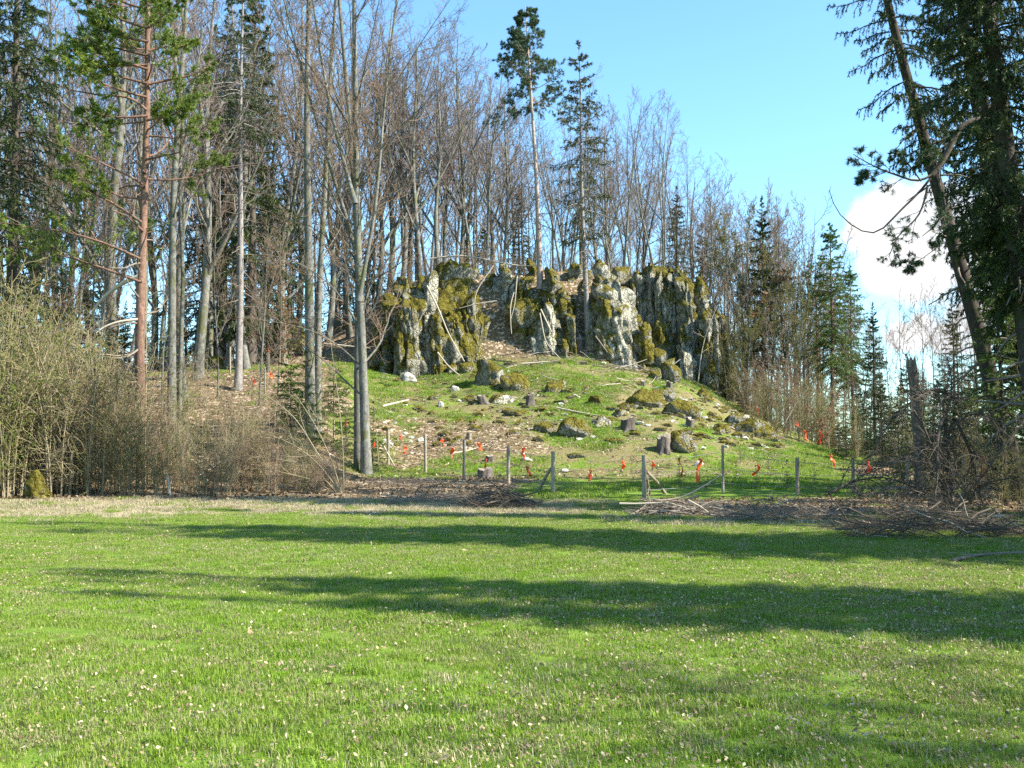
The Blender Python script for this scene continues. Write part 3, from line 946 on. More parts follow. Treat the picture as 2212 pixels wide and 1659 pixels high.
# ------------------------------------------------------------------ boulders and stones on the slope
BOULDERS = [  # frame x, foot row, width, height, material, label
    (1062, 838, 84, 58, 'rock', 'big squarish mossy boulder below the cliff gully'),
    (1108, 846, 50, 44, 'rock', 'blocky grey boulder leaning on the big one below the cliff'),
    (1084, 874, 50, 24, 'rockpale', 'white and mossy flat boulder between two stumps'),
    (1198, 850, 48, 30, 'rock', 'dark mossy boulder above the upright stump'),
    (1289, 874, 34, 22, 'rockmoss', 'small round moss cushion boulder in the middle of the slope'),
    (1405, 878, 84, 40, 'rockmoss', 'long low boulder thick with yellow-brown moss on the right slope'),
    (1472, 900, 76, 38, 'rockmoss', 'mossy boulder lower right of the long mossy one'),
    (1440, 868, 40, 30, 'rock', 'grey boulder behind the long mossy one'),
    (1453, 826, 42, 50, 'rockmoss', 'round brown mossy boulder at the foot of the right pillars'),
    (1416, 822, 30, 22, 'rockmoss', 'small mossy boulder left of the round brown one'),
    (1522, 862, 36, 24, 'rockmoss', 'mossy boulder right of the slender foot pillar'),
    (1250, 944, 66, 40, 'rock', 'grey boulder with mossy cap low on the slope'),
    (1298, 924, 50, 26, 'rockpale', 'whitish boulder touching the mossy capped one'),
    (1326, 958, 46, 16, 'rock', 'flat grey boulder sunk in grass below the whitish one'),
    (1246, 990, 38, 12, 'rockpale', 'low white boulder just above the gate gap'),
    (1172, 935, 48, 20, 'rockmoss', 'low moss hump left of the grey capped boulder'),
    (1478, 978, 54, 42, 'rock', 'dark mossy boulder beside the broad stump near the fence'),
    (1562, 936, 32, 22, 'rock', 'small dark boulder on the right flank of the slope'),
    (1628, 944, 76, 34, 'rock', 'dark rounded boulder at the right end of the slope'),
    (1590, 920, 44, 26, 'rock', 'grey boulder behind the dark rounded one'),
    (880, 826, 36, 18, 'stone', 'bright white boulder at the foot of the left pillar'),
    (1138, 998, 22, 10, 'stone', 'white stone among leaves above the fence'),
    (1220, 1022, 18, 10, 'stone', 'white stone in grass beside the braced gate post'),
    (953, 880, 12, 12, 'stone', 'small white stone on the green strip below the left pillar'),
    (982, 846, 20, 14, 'stone', 'white stone close below the cliff gully'),
    (1508, 1008, 22, 10, 'stone', 'white stone by the tallest orange ribbon'),
    (542, 778, 48, 34, 'rockmoss', 'mossy hump boulder on the wooded crest'),
    (462, 796, 42, 28, 'rockmoss', 'dark mossy boulder between ridge fence posts'),
    (612, 740, 74, 84, 'rockmoss', 'tall mossy boulder behind the paired beech trunks'),
    (640, 770, 40, 22, 'rock', 'grey boulder in front of the tall mossy one'),
    (66, 1078, 62, 54, 'rockmoss', 'green mossy boulder under the thicket edge'),
    (1010, 806, 36, 24, 'rockmoss', 'mossy boulder at the bottom of the debris gully'),
    (1680, 968, 30, 12, 'rock', 'low grey stone at the far right foot of the knoll'),
    (1340, 900, 30, 16, 'rock', 'grey boulder half buried left of the long mossy one'),
]
for i, (x, y, w_, h_, mt, lab) in enumerate(BOULDERS):
    c = G(x, y)
    px = c[1] / F * .88
    ww, hh = w_ * px, h_ * px
    me = boulder_mesh('boulder', mt, 300 + i, ww * 1.15, ww * 0.9, hh * 1.6, 4 if w_ > 30 else 3)
    o = obj('stone' if mt == 'stone' else 'boulder', me)
    o.location = (c[0], c[1] + ww * 0.35, c[2] - hh * 0.5)
    o.rotation_euler = (0, 0, (i * 0.7) % 0.6 - 0.3)
    tag(o, lab, 'stone' if mt == 'stone' else 'boulder', 'boulders strewn over the slope')

# small rubble all over the slope, beyond counting
rng = np.random.default_rng(5)
g = Geo()
bm = bmesh.new()
bmesh.ops.create_icosphere(bm, subdivisions=1, radius=1.0)
iv = np.array([x.co[:] for x in bm.verts])
itf = np.array([[q.index for q in x.verts] for x in bm.faces])
bm.free()
n = 700
yy = rng.uniform(42, 58, n)
dxs = rng.uniform(830, 1660, n)
xx = (dxs - 1106) / F * yy
dens = fbm(np.stack([xx, yy, 0 * xx], -1) * 0.35, 77, 3)
k = dens + rng.normal(0, .25, n) > 0.08
xx, yy = xx[k], yy[k]
zz = H(xx, yy)
for x, y, z in zip(xx, yy, zz):
    s_ = 0.035 + 0.13 * rng.random() ** 4
    g.add(iv * s_ * rng.uniform(0.6, 1.4, (len(iv), 1)) * np.array([1.2, 1, 0.7]) + (x, y, z + s_ * 0.25), None, itf)
obj('rubble', g.mesh('rubble', MT['stone'], False), kind='stuff')
g = Geo()
n = 1500
yy = rng.uniform(43, 58.5, n)
dxs = rng.uniform(820, 1690, n)
xx = (dxs - 1106) / F * yy
dens = fbm(np.stack([xx, yy, 0 * xx], -1) * 0.4, 78, 3) + .25 * sst(50, 57, yy)
k = dens + rng.normal(0, .22, n) > 0.12
xx, yy = xx[k], yy[k]
for x, y, z in zip(xx, yy, H(xx, yy)):
    s_ = 0.06 + 0.22 * rng.random() ** 3
    g.add(iv * s_ * rng.uniform(0.6, 1.4, (len(iv), 1)) * np.array([1.3, 1, 0.6]) + (x, y, z + s_ * 0.1), None, itf)
obj('mossy_rubble', g.mesh('mossy_rubble', MT['rockmoss'], False), kind='stuff')

# ------------------------------------------------------------------ stumps
def stump(label, x, y, w_, h_, seed, tilt=0.0, pale=False, roots=6):
    rng = np.random.default_rng(seed)
    c = G(x, y)
    px = c[1] / F
    r, h = w_ * px / 2 * .82, h_ * px * .8
    na, nz = 22, 9
    a = np.arange(na) / na * 2 * math.pi
    lob = 0.2 * np.sin(a * roots + rng.random() * 6) + 0.10 * np.sin(a * (roots * 2 + 1) + rng.random() * 6) + rng.normal(0, .03, na)
    g = Geo()
    rows = []
    topz = h * (.92 + 0.12 * np.sin(a + rng.random() * 6) + .07 * np.sin(a * 3 + rng.random() * 6) + np.abs(rng.normal(0, .09, na)))
    for t in np.linspace(0, 1, nz):
        fl = 0.84 + 0.34 * (1 - t) ** 4
        rr = r * fl * (1 + lob * (0.35 + 0.9 * (1 - t) ** 2))
        rows.append(np.stack([rr * np.cos(a), rr * np.sin(a), -0.15 + t * (topz + .15)], -1))
    v = np.concatenate(rows)
    j = np.arange(na)
    q = np.concatenate([np.stack([k * na + j, k * na + (j + 1) % na, (k + 1) * na + (j + 1) % na, (k + 1) * na + j], -1) for k in range(nz - 1)])
    g.add(v, q)
    body = g.mesh('stump_body', MT['cut' if pale else 'stump'])
    top = rows[-1]
    g = Geo()
    inn = top * np.array([.9, .9, 1]) + np.array([0, 0, 0.012])
    mid = top * np.array([.45, .45, 1]) * 1.0 + np.array([0, 0, 0.01]) + np.stack([0 * a, 0 * a, rng.normal(0, .012, na)], -1)
    v = np.concatenate([top * np.array([1.0, 1.0, 1]) + np.array([0, 0, 0.002]), inn, mid, [[0, 0, h * 0.99]]])
    q = np.concatenate([np.stack([k * na + j, k * na + (j + 1) % na, (k + 1) * na + (j + 1) % na, (k + 1) * na + j], -1) for k in range(2)])
    g.add(v, q, np.stack([2 * na + j, 2 * na + (j + 1) % na, 3 * na + 0 * j], -1))
    topm = g.mesh('stump_cut_face', MT['cut'])
    t = thing('tree_stump', label, 'tree stump', c, 0, 1, 'tree stumps left on the slope', (0, tilt))
    obj('bark', body, t)
    obj('cut_face', topm, t)
    return t

STUMPS = [
    ('upright grey stump standing alone in the middle of the grass', 1145, 876, 26, 28, 0.0, False), ('tilted grey stump beside the white and mossy boulder', 1044, 872, 26, 22, -0.35, False),
    ('broad ragged stump behind the fence with spreading roots', 1048, 1034, 46, 26, 0, False), ('low grey stump behind the broad ragged one', 1058, 996, 26, 14, 0.1, False),
    ('small pale stump on the brown leaf patch', 1013, 950, 16, 16, 0, True), ('wide pale grey stump with split roots beside whitish boulders', 1357, 926, 42, 24, 0, False),
    ('broad dark stump right of the flat boulder near the fence', 1434, 974, 40, 38, 0, False), ('little stump under the sloping pale pillar', 1367, 792, 16, 18, 0, False),
    ('small stump below the sloping pillar on open grass', 1389, 834, 15, 14, 0, False), ('low stump beneath the round brown mossy boulder', 1446, 840, 20, 18, 0, False),
    ('tall dark stump in the hollow of the cliff', 1251, 760, 19, 36, 0, False), ('low stump on brushwood under the cliff hollow', 1295, 774, 16, 12, 0, False),
    ('brown stump among boulders on the right slope', 1490, 924, 26, 22, 0.1, False), ('tall thin pale stump on the wooded crest', 578, 802, 13, 42, 0, False),
    ('short stump next to the mossy hump boulder', 566, 780, 16, 16, 0, False),
]
for i, (lab, x, y, w_, h_, tl, pl) in enumerate(STUMPS):
    stump(lab, x, y, w_, h_, 500 + i, tl, pl, 4 + i % 4)
# ------------------------------------------------------------------ tree templates
def tilted(rng, h, spread, r, n, lean=0.0):
    out = []
    for k in range(n):
        a = 6.283 * k / n + rng.uniform(-.5, .5)
        b = 0.25 * (n > 1)
        out.append(((b * math.cos(a), b * math.sin(a), -0.3), (spread * math.cos(a) + lean, spread * math.sin(a), h * rng.uniform(.86, 1.0)), r * rng.uniform(.7, 1.05)))
    return out
rg = np.random.default_rng(42)
BE = [   # bare beeches, nominal height 18 m
    deciduous('beech_a', 11, tilted(rg, 18, .5, .19, 1), n1=13, l1=.30, a1=38, up=.075, forks=5, fa=23, nf=7, f0=.2, wob=.02, n3=5),
    deciduous('beech_b', 12, tilted(rg, 18, .9, .16, 1), n1=13, l1=.32, a1=34, t0=.3, up=.09, forks=4, f0=.28, wob=.02, n3=5),
    deciduous('beech_c', 13, tilted(rg, 18, 1.9, .14, 2), n1=9, l1=.30, a1=38, t0=.22, up=.075, forks=2, nf=6, fa=24, wob=.02),
    deciduous('beech_d', 14, tilted(rg, 18, 2.9, .13, 3), n1=7, l1=.28, a1=36, t0=.2, up=.075, forks=2, nf=5, wob=.02),
    deciduous('beech_e', 15, tilted(rg, 18, .8, .17, 1), n1=16, l1=.34, a1=44, t0=.16, up=.10, forks=6, fa=27, f0=.14, wob=.02, n3=5),
    deciduous('beech_f', 16, tilted(rg, 18, 3.6, .13, 4), n1=6, l1=.27, a1=34, t0=.22, up=.075, forks=1, nf=6, wob=.02),
]
HB_ = [   # slender brown-twigged trees, nominal height 15 m
    deciduous('hornbeam_a', 21, tilted(rg, 15, .5, .11, 1), twig='brtwig', n1=18, l1=.28, a1=44, t0=.14, up=.12, forks=4, f0=.2),
    deciduous('hornbeam_b', 22, tilted(rg, 15, 1.2, .09, 2), twig='brtwig', n1=10, l1=.26, a1=40, t0=.18, up=.12, forks=2),
    deciduous('hornbeam_c', 23, tilted(rg, 15, .4, .08, 1), twig='brtwig', n1=18, l1=.22, a1=36, t0=.25, n2=7, n3=5, n4=3, forks=2),
    deciduous('hornbeam_d', 24, tilted(rg, 15, 1.0, .09, 2), twig='olivetwig', n1=12, l1=.24, a1=42, t0=.1, n2=7, n3=6, n4=3, forks=2, leaves=1, leafmat='bud'),
]
SP_DARK = spruce('dark_spruce', 31, 16, .22, .10, .17, .42, 5, mat='ndark', dead=10)
SP_OLIVE = spruce('olive_spruce', 32, 14, .2, .08, .21, .42, 5, mat='nolive', tw=11, droop=.08)
SP_THIN = spruce('thin_spruce', 33, 16, .16, .36, .15, .46, 5, bark='greybark', mat='nolive', tw=11, nn=13, sparse=.25, shape=.62, hang=.55, dead=46, needle=.16)
SP_TALL = spruce('tall_spruce', 34, 22, .26, .22, .15, .5, 5, mat='ndark', hang=.9, droop=.13, tw=12, dead=26)
SP_GREEN = spruce('green_spruce', 40, 15, .16, .34, .15, .36, 6, bark='pine', mat='nyoung', tw=11, nn=20, needle=.13, nw=.032, hang=.3, shape=.6, dead=24)
SP_EDGE = spruce('edge_spruce', 39, 22, .24, .07, .098, .45, 5, mat='ndark', hang=.8, droop=.12, tw=10, dead=10, sparse=.3)
SP_POLE = spruce('pole_spruce', 35, 22, .17, .5, .11, .5, 5, bark='greybark', mat='ndark', tw=9, nn=14, dead=50)
SP_YOUNG = spruce('young_spruce', 36, 3.2, .035, .05, .30, .2, 5, mat='nyoung', tw=10, needle=.07, nw=.014, nn=22, hang=.15, droop=.05)
SP_YDARK = spruce('young_dark_spruce', 37, 6.5, .08, .04, .27, .28, 5, mat='ndark', tw=10, needle=.10, nw=.022, nn=20, hang=.2, droop=.06)
SP_TINY = spruce('spruce_seedling', 38, 0.8, .012, .1, .34, .11, 4, mat='nyoung', tw=6, needle=.04, nw=.009, nn=10, hang=0, droop=.03)
st = np.array([[0.06 * math.sin(z * .6), 0.05 * math.cos(z * .5), z - .3] for z in np.linspace(0, 15, 14)])
PINE_MID = pine('mid_pine', 41, st, .17, 'pine', 'npine', t0=.42, n1=26, l1=.19, n2=6, n3=5, tuft=16, nl=.2, nw=.03, dead=12)

def gpos(dx, Y):
    x = (dx - 1106) / F * Y
    return np.array([x, Y, Hs(x, Y)])

def put(name, parts, nominal, what, where, cat, dx, Y, ytop=None, h=None, rz=None, group=None, sink=0.1, tilt=(0, 0)):
    p = gpos(dx, Y)
    if h is None:
        h = P(dx, ytop, Y)[2] - p[2]
    p[2] -= sink
    k = int(dx * 7 + Y * 13)
    t = plant(name, parts, '', cat, p, (k * 0.731) % 6.283 if rz is None else rz, h / nominal, group, tilt)
    ranked(t, what, where)
    return t

# bare trees standing on the hill top behind the outcrop
W1 = 'on the hilltop left of the tall pine'
HILL_L = [(836, 67, -40, 0), (862, 66, 10, 1), (884, 70, 45, 0), (905, 65, 70, 4), (930, 72, 60, 2), (950, 66, 90, 0), (968, 76, 80, 1), (992, 68, 75, 4), (1012, 80, 110, 1), (1034, 67, 105, 2), (1060, 74, 150, 0), (1086, 69, 190, 4), (1112, 78, 215, 1), (1140, 71, 240, 2)]
for dx, Y, yt, k in HILL_L:
    put('beech_tree', BE[k], 18, 'bare grey beech', W1, 'tree', dx, Y, yt, group='bare beeches on the hilltop')
W2 = 'on the hilltop right of the tall pine'
HILL_R = [(1206, 70, 250, 2), (1226, 66, 190, 5), (1252, 73, 200, 1), (1290, 70, 250, 4), (1318, 74, 230, 0), (1340, 66, 205, 3), (1372, 71, 230, 5), (1398, 76, 260, 1), (1428, 64.5, 205, 3), (1470, 72, 300, 2), (1500, 77, 340, 0)]
for dx, Y, yt, k in HILL_R:
    put('beech_tree', BE[k], 18, 'bare grey beech', W2, 'tree', dx, Y, yt, group='bare beeches on the hilltop')
# the wood on the left
W8 = 'behind the hilltop beeches'
for dx, Y, yt, k in [(846, 88, 60, 2), (876, 96, 110, 0), (914, 86, 120, 1), (944, 98, 130, 2), (976, 90, 140, 0), (1000, 100, 160, 2), (1026, 92, 190, 1), (1052, 88, 220, 2), (1078, 98, 250, 0), (1104, 90, 280, 2), (1150, 88, 320, 1), (1186, 94, 330, 2), (1220, 86, 300, 0), (1262, 96, 310, 2), (1304, 88, 320, 1), (1330, 98, 310, 0), (1360, 86, 320, 2), (1388, 94, 340, 0), (1416, 88, 350, 1), (1444, 84, 360, 2), (1480, 90, 390, 0), (1512, 84, 400, 2)]:
    put('hornbeam_tree', HB_[k], 15, 'thin brown-twigged tree', W8, 'tree', dx, Y, yt, group='thin trees behind the hilltop beeches')
W3 = 'in the left wood'
WOOD = [(-90, 46, 0, 25), (-20, 52, 1, 24), (60, 47, 4, 20), (120, 56, 0, 22), (165, 49, 1, 20), (214, 60, 2, 24), (256, 45, 0, 25), (284, 50, 1, 24), (330, 62, 4, 23), (396, 47, 1, 24), (424, 54, 0, 25), (442, 60, 2, 24),
        (470, 68, 4, 22), (490, 60, 1, 24), (532, 57, 1, 25), (556, 63, 0, 24), (586, 70, 2, 22), (612, 60, 4, 23), (636, 66, 1, 24), (704, 62, 0, 20), (726, 68, 4, 20), (756, 64, 1, 21), (790, 70, 2, 20), (812, 66, 0, 19), (344, 74, 5, 22), (410, 78, 3, 22), (520, 80, 5, 22), (660, 78, 3, 19), (140, 72, 3, 23), (30, 68, 5, 24), (250, 82, 5, 23), (580, 88, 0, 22), (450, 92, 1, 22), (740, 82, 5, 17)]
for dx, Y, k, h in WOOD:
    put('beech_tree', BE[k], 18, 'tall bare grey beech', W3, 'tree', dx, Y, h=h, group='bare beeches of the left wood')
for dx, Y, k, h in [(90, 40, 0, 12), (150, 43, 1, 13), (205, 39, 0, 11), (30, 43, 1, 14), (240, 47, 0, 14), (350, 45, 2, 12), (470, 46, 2, 11), (600, 47, 2, 9), (560, 45, 0, 9), (690, 52, 2, 9)]:
    put('hornbeam_tree', HB_[k], 15, 'smaller brown-twigged bare tree', W3, 'tree', dx, Y, h=h, group='brown-twigged trees of the left wood')
# the far wood on the right of the knoll
W4 = 'in the far right wood'
RIGHT = [(1530, 66, 330, 0), (1556, 62, 400, 1), (1580, 68, 400, 0), (1602, 60, 430, 3), (1622, 66, 410, 1), (1640, 60, 520, 3), (1664, 64, 430, 0), (1684, 70, 370, 2), (1704, 60, 400, 0), (1724, 66, 410, 1), (1738, 58, 520, 3), (1752, 63, 470, 2), (1772, 72, 520, 0), (1690, 57, 600, 3), (1610, 56, 640, 3), (1660, 56, 640, 2), (1574, 58, 560, 2), (1720, 74, 480, 1), (1640, 76, 440, 1), (1545, 74, 420, 0), (1590, 80, 450, 1), (1620, 84, 470, 0), (1668, 82, 480, 1), (1700, 84, 500, 0), (1736, 80, 520, 1), (1762, 84, 540, 0), (1788, 70, 560, 1), (1822, 74, 590, 0), (1856, 70, 640, 1)]
for dx, Y, yt, k in RIGHT:
    put('hornbeam_tree', HB_[k], 15, 'slender brown-twigged bare tree', W4, 'tree', dx, Y, yt, group='bare trees of the far right wood')
W5 = 'before the low cloud'
for dx, Y, yt, k in [(1880, 66, 640, 2), (1925, 58, 660, 2), (1958, 62, 610, 2), (1985, 55, 600, 2), (2016, 60, 590, 2), (2040, 53, 640, 2), (2075, 58, 600, 1), (1840, 60, 620, 2), (2110, 62, 560, 1), (1900, 74, 680, 0)]:
    put('hornbeam_tree', HB_[k], 15, 'thin bare tree', W5, 'tree', dx, Y, yt, group='thin bare trees before the cloud')

# conifers
def spr(parts, nominal, label, dx, Y, ytop=None, h=None, rz=None, name='spruce_tree', group=None, tilt=(0, 0)):
    p = gpos(dx, Y)
    if h is None:
        h = P(dx, ytop, Y)[2] - p[2]
    p[2] -= .1
    return plant(name, parts, label, 'tree', p, (dx * 0.37) % 6.28 if rz is None else rz, h / nominal, group, tilt)

spr(SP_OLIVE, 14, 'broad olive spruce behind the cliff top left of the tall pine trunk', 1122, 76, 395)
spr(SP_DARK, 16, 'dark slim spruce behind the broad olive one on the hilltop', 1046, 82, 470)
spr(SP_OLIVE, 14, 'dark olive spruce behind the right end of the cliff top', 1466, 70, 398)
spr(SP_OLIVE, 14, 'lower spruce behind the beeches at the cliff top right end', 1520, 76, 480)
spr(SP_DARK, 16, 'small dark spruce low behind the cliff top beeches', 1006, 72, 500)
spr(SP_OLIVE, 14, 'big dark spruce behind the twin beeches on the hillside', 622, 62, 360)
spr(SP_OLIVE, 14, 'spruce half hidden right of the twin beech trunks', 742, 74, 420)
spr(SP_DARK, 16, 'dark spruce in the gap left of the twin beeches', 570, 74, 300)
spr(SP_DARK, 16, 'spruce low behind the leaning beech stems near the cliff', 806, 82, 400)
spr(SP_DARK, 16, 'tall dark pointed spruce above the twin beeches', 540, 58, -70)
spr(SP_OLIVE, 14, 'tall olive spruce left of the tall pointed one', 452, 64, 50)
spr(SP_POLE, 22, 'straight pale-trunked spruce left of the mossy hump boulder', 513, 50, h=24)
spr(SP_POLE, 22, 'pale straight spruce pole behind the grey leaning beech', 480, 66, h=24)
spr(SP_TALL, 22, 'tall dark spruce at the left frame edge', 14, 38, h=24)
spr(SP_TALL, 22, 'dark spruce just outside the left frame edge', -90, 36, h=23)
spr(SP_DARK, 16, 'dark spruce behind the left thicket', 62, 43, 450)
spr(SP_DARK, 16, 'dark spruce behind the reddish pine trunk', 196, 46, 500)
spr(SP_DARK, 16, 'low dark spruce in the thicket between two taller ones', 128, 42, 540)
spr(SP_YDARK, 6.5, 'young dark spruce under the reddish pine', 250, 41, 640)
spr(SP_DARK, 16, 'dark pointed spruce rising from the far right wood', 1652, 60, 420)
spr(SP_GREEN, 15, 'full light green conifer with reddish stem at the right end of the far wood', 1800, 58, 478, name='conifer_tree')
spr(SP_GREEN, 15, 'lower light green conifer just right of the full one', 1842, 62, 570, name='conifer_tree')
spr(PINE_MID, 15, 'slim reddish pine left of the light green conifers', 1768, 64, 560, name='pine_tree')
spr(SP_DARK, 16, 'dark spruce standing free before the low cloud', 1890, 52, 648)
spr(SP_OLIVE, 14, 'spruce behind the broken trunk', 2062, 54, 640)
spr(SP_YDARK, 6.5, 'bushy dark young spruce left of the broken trunk', 1905, 44, 800)
spr(SP_YDARK, 6.5, 'dark young spruce at the foot of the far pines', 1850, 47, 850)
W6 = 'around the broken trunk'
for dx, Y, yt in [(1790, 50, 880), (1826, 44, 900), (1940, 40, 840), (1985, 46, 800), (2030, 42, 780), (2072, 38, 810), (2112, 44, 740), (2150, 38, 760), (2190, 42, 700), (2230, 36, 720), (1960, 52, 760), (2140, 34, 860), (2050, 34, 880), (2215, 32, 860), (1876, 40, 910), (1860, 54, 840), (1920, 50, 850), (1970, 42, 860), (2010, 38, 860), (2095, 42, 820), (2170, 34, 840), (1810, 46, 900), (1780, 56, 850)]:
    put('spruce_tree', SP_YDARK, 6.5, 'young dark spruce', W6, 'tree', dx, Y, yt, group='young spruces of the right undergrowth')
W9 = 'in the far background on the right'
for dx, Y, yt in [(1716, 84, 800), (1742, 92, 760), (1775, 88, 800), (1802, 96, 780), (1826, 90, 820), (1850, 100, 790), (1872, 86, 830), (1902, 98, 800), (1926, 90, 840), (1948, 104, 810), (1972, 88, 850), (1996, 96, 800), (2020, 104, 830), (2044, 90, 800), (2070, 98, 830), (2096, 88, 810), (2124, 100, 780), (2150, 92, 800), (2186, 96, 790)]:
    put('spruce_tree', SP_DARK, 16, 'far dark spruce', W9, 'tree', dx, Y, yt, group='far spruces in the background')
W10 = 'far behind the left wood'
for i in range(26):
    dx, Y = -30 + i * 33, 84 + (i * 37) % 25
    put('spruce_tree', SP_OLIVE if i % 3 else SP_DARK, 14 if i % 3 else 16, 'far spruce', W10, 'tree', dx, Y, 560 + (i * 53) % 130, group='far spruces behind the left wood')
for x, y, h in [(13.6, 3.2, 12), (15.8, 2.0, 14.5), (18, 2.8, 16)]:
    t = plant('beech_tree', BE[int(h) % 5], '', 'tree', (x, y, Hs(x, y) - .1), x * 2.1, h / 18, 'bare beeches beside the meadow')
    ranked(t, 'bare beech', 'beyond the right frame edge')
spr(SP_THIN, 16, 'tall thin sparse spruce rooted in the cliff hollow', 1271, 58.9, 88, rz=0.4, tilt=(0, -0.03))

# the tall pine on the outcrop
def dline(pts, Y):
    return np.array([P(x, y, yy) for (x, y), yy in zip(pts, np.broadcast_to(Y, len(pts)))])
def resample(p, m):
    d = np.concatenate([[0], np.cumsum(np.linalg.norm(np.diff(p, axis=0), axis=1))])
    t = np.linspace(0, d[-1], m)
    # smooth interpolation through the points
    out = np.stack([np.interp(t, d, p[:, i]) for i in range(3)], -1)
    for _ in range(2):
        out[1:-1] = 0.25 * out[:-2] + 0.5 * out[1:-1] + 0.25 * out[2:]
    return out
b = P(1167, 612, 60.5)
stm = resample(dline([(1167, 625), (1163, 480), (1157, 350), (1148, 220), (1141, 110), (1134, 12)], 60.5), 16) - b
stm[:, 1] = 0
plant('pine_tree', pine('tall_pine', 51, stm, .17, 'palepine', 'npineblue', t0=.64, n1=50, l1=.15, a1=82, n2=11, n3=5, tuft=30, nl=.15, nw=.022, up=.045, dead=16, taper=.78),
      'tall pine with bare pinkish trunk and small crown on the cliff top', 'tree', b)

# the reddish pine in the left wood
b = G(306, 1010)
YP = b[1]
b = P(305, 1030, YP)
b[2] = Hs(b[0], b[1])
stm = resample(dline([(305, 1040), (300, 720), (309, 520), (312, 400), (314, 330), (319, 230), (322, 150), (313, 60), (326, -60), (318, -200), (322, -330)], YP), 20) - b
pr = pine('reddish_pine', 52, stm, .185, 'pine', 'npine', t0=.40, n1=26, l1=.17, a1=80, n2=10, n3=7, tuft=34, nl=.13, nw=.023, up=.07, dead=10)
tp = plant('pine_tree', pr, 'pine with reddish upper trunk and yellow-green boughs in the left wood', 'tree', b)
g = Geo()
limbs = [[(300, 598), (268, 606), (225, 632), (196, 660), (182, 680), (205, 706), (214, 712)], [(298, 690), (262, 696), (235, 708), (222, 722)], [(312, 405), (290, 398), (262, 396), (244, 400)],
         [(317, 238), (292, 215), (262, 210), (226, 214), (190, 208), (166, 206)], [(319, 182), (350, 172), (392, 160), (424, 146), (442, 130)], [(310, 500), (280, 470), (256, 462)],
         [(312, 375), (296, 352), (280, 340), (272, 345)], [(314, 345), (345, 342), (372, 340), (400, 338)]]
for i, l in enumerate(limbs):
    q = resample(dline(l, YP - 0.15), 12) - b
    q[:, 1] -= np.linspace(0, .5, 12) * (1 if i % 2 else -1)
    g2 = Geo()
    tubes(g2, q, np.linspace(.085 if i == 0 else .05, .018, 12), 7)
    obj('limb', g2.mesh('pine_limb', MT['palewood' if i < 2 else 'pine']), tp)
rng = np.random.default_rng(8)
low = np.array([resample(dline(l, YP - .3), 8) - b for l in [[(305, 560), (220, 520), (130, 500), (20, 490)], [(305, 610), (200, 570), (110, 540), (10, 520)], [(306, 480), (250, 440), (200, 420), (160, 405)], [(318, 120), (250, 100), (190, 80), (140, 70)], [(318, 60), (260, 40), (210, 10), (160, -20)], [(318, 180), (260, 170), (210, 150), (170, 120)], [(320, 90), (270, 85), (220, 60), (190, 40)], [(320, 150), (280, 140), (240, 130), (215, 110)], [(318, 210), (270, 205), (220, 190), (180, 175)], [(318, 20), (270, 10), (230, -10), (200, -30)], [(319, 140), (250, 150), (190, 160), (140, 150)], [(318, 250), (270, 262), (230, 262), (200, 250)], [(317, 260), (350, 262), (390, 268), (410, 262)], [(320, 60), (360, 40), (400, 30), (430, 10)], [(320, 110), (350, 95), (380, 92), (405, 80)]]])
low[:, :, 1] += np.linspace(0, 1, 8)[None] * rng.uniform(-1.5, 1.0, (len(low), 1))
lr = np.linspace(.05, .015, 8)[None].repeat(len(low), 0)
c2, r2 = sprout(rng, low, lr, 12, .25, 1, R(48), R(12), .34, 5, .06, .13, .5, .01, .4, flat=.5)
c3, r3 = sprout(rng, c2, r2, 6, .2, 1, R(45), R(14), .45, 3, .08, .12, .6, .005, .6)
g = Geo()
tubes(g, low, lr, 5)
tubes(g, c2, r2, 4)
tubes(g, c3, r3, 3)
obj('branches', g.mesh('pine_low_boughs', MT['pine']), tp)
g = Geo()
fuzz(g, rng, c3, 52, .13, .023, .55, t0=.1)
obj('foliage', g.mesh('pine_low_foliage', MT['npine']), tp)

# paired beeches in front of the hill
def local(pts, Y, b):
    return dline(pts, Y) - b
def hero_beech(name, seed, stems, label, b, **kw):
    rng = np.random.default_rng(seed)
    SP = np.stack([resample(np.array(s_[0]), 18) for s_ in stems])
    SR = np.stack([flare(s_[1], 18, .16, .9, .35) for s_ in stems])
    g = Geo()
    t = thing('beech_tree', label, 'tree', b, group=None)
    for k in range(len(stems)):
        g = Geo()
        tubes(g, SP[k], SR[k], 12)
        obj('trunk', g.mesh(name + '_trunk', MT['beech']), t)
    B1, R1 = sprout(rng, SP, SR, kw.get('n1', 26), kw.get('t0', .2), .98, R(kw.get('a1', 38)), R(13), kw.get('l1', .26), 10, kw.get('up', .08), .11, .30, .016, .2)
    if 'extra' in kw:
        E = np.stack([resample(np.array(e), 10) for e in kw['extra']])
        B1 = np.concatenate([B1, E])
        R1 = np.concatenate([R1, (kw.get('er', .03) * np.linspace(1, .2, 10))[None].repeat(len(E), 0)])
    B2, R2 = sprout(rng, B1, R1, 9, .12, .98, R(40), R(14), .38, 6, .05, .11, .55, .010, .35)
    B3, R3 = sprout(rng, B2, R2, 6, .12, 1, R(40), R(14), .42, 4, .05, .12, .6, .0065, .5)
    B4, R4 = sprout(rng, B3, R3, 4, .15, 1, R(40), R(15), .5, 3, .04, .1, .7, .0055, .6)
    g = Geo()
    tubes(g, B1, R1, 6)
    obj('limbs', g.mesh(name + '_limbs', MT['beech']), t)
    g = Geo()
    tubes(g, B2, R2, 4)
    tubes(g, B3, R3, 3)
    tubes(g, B4, R4, 3)
    obj('twigs', g.mesh(name + '_twigs', MT['brtwig']), t)
    return t

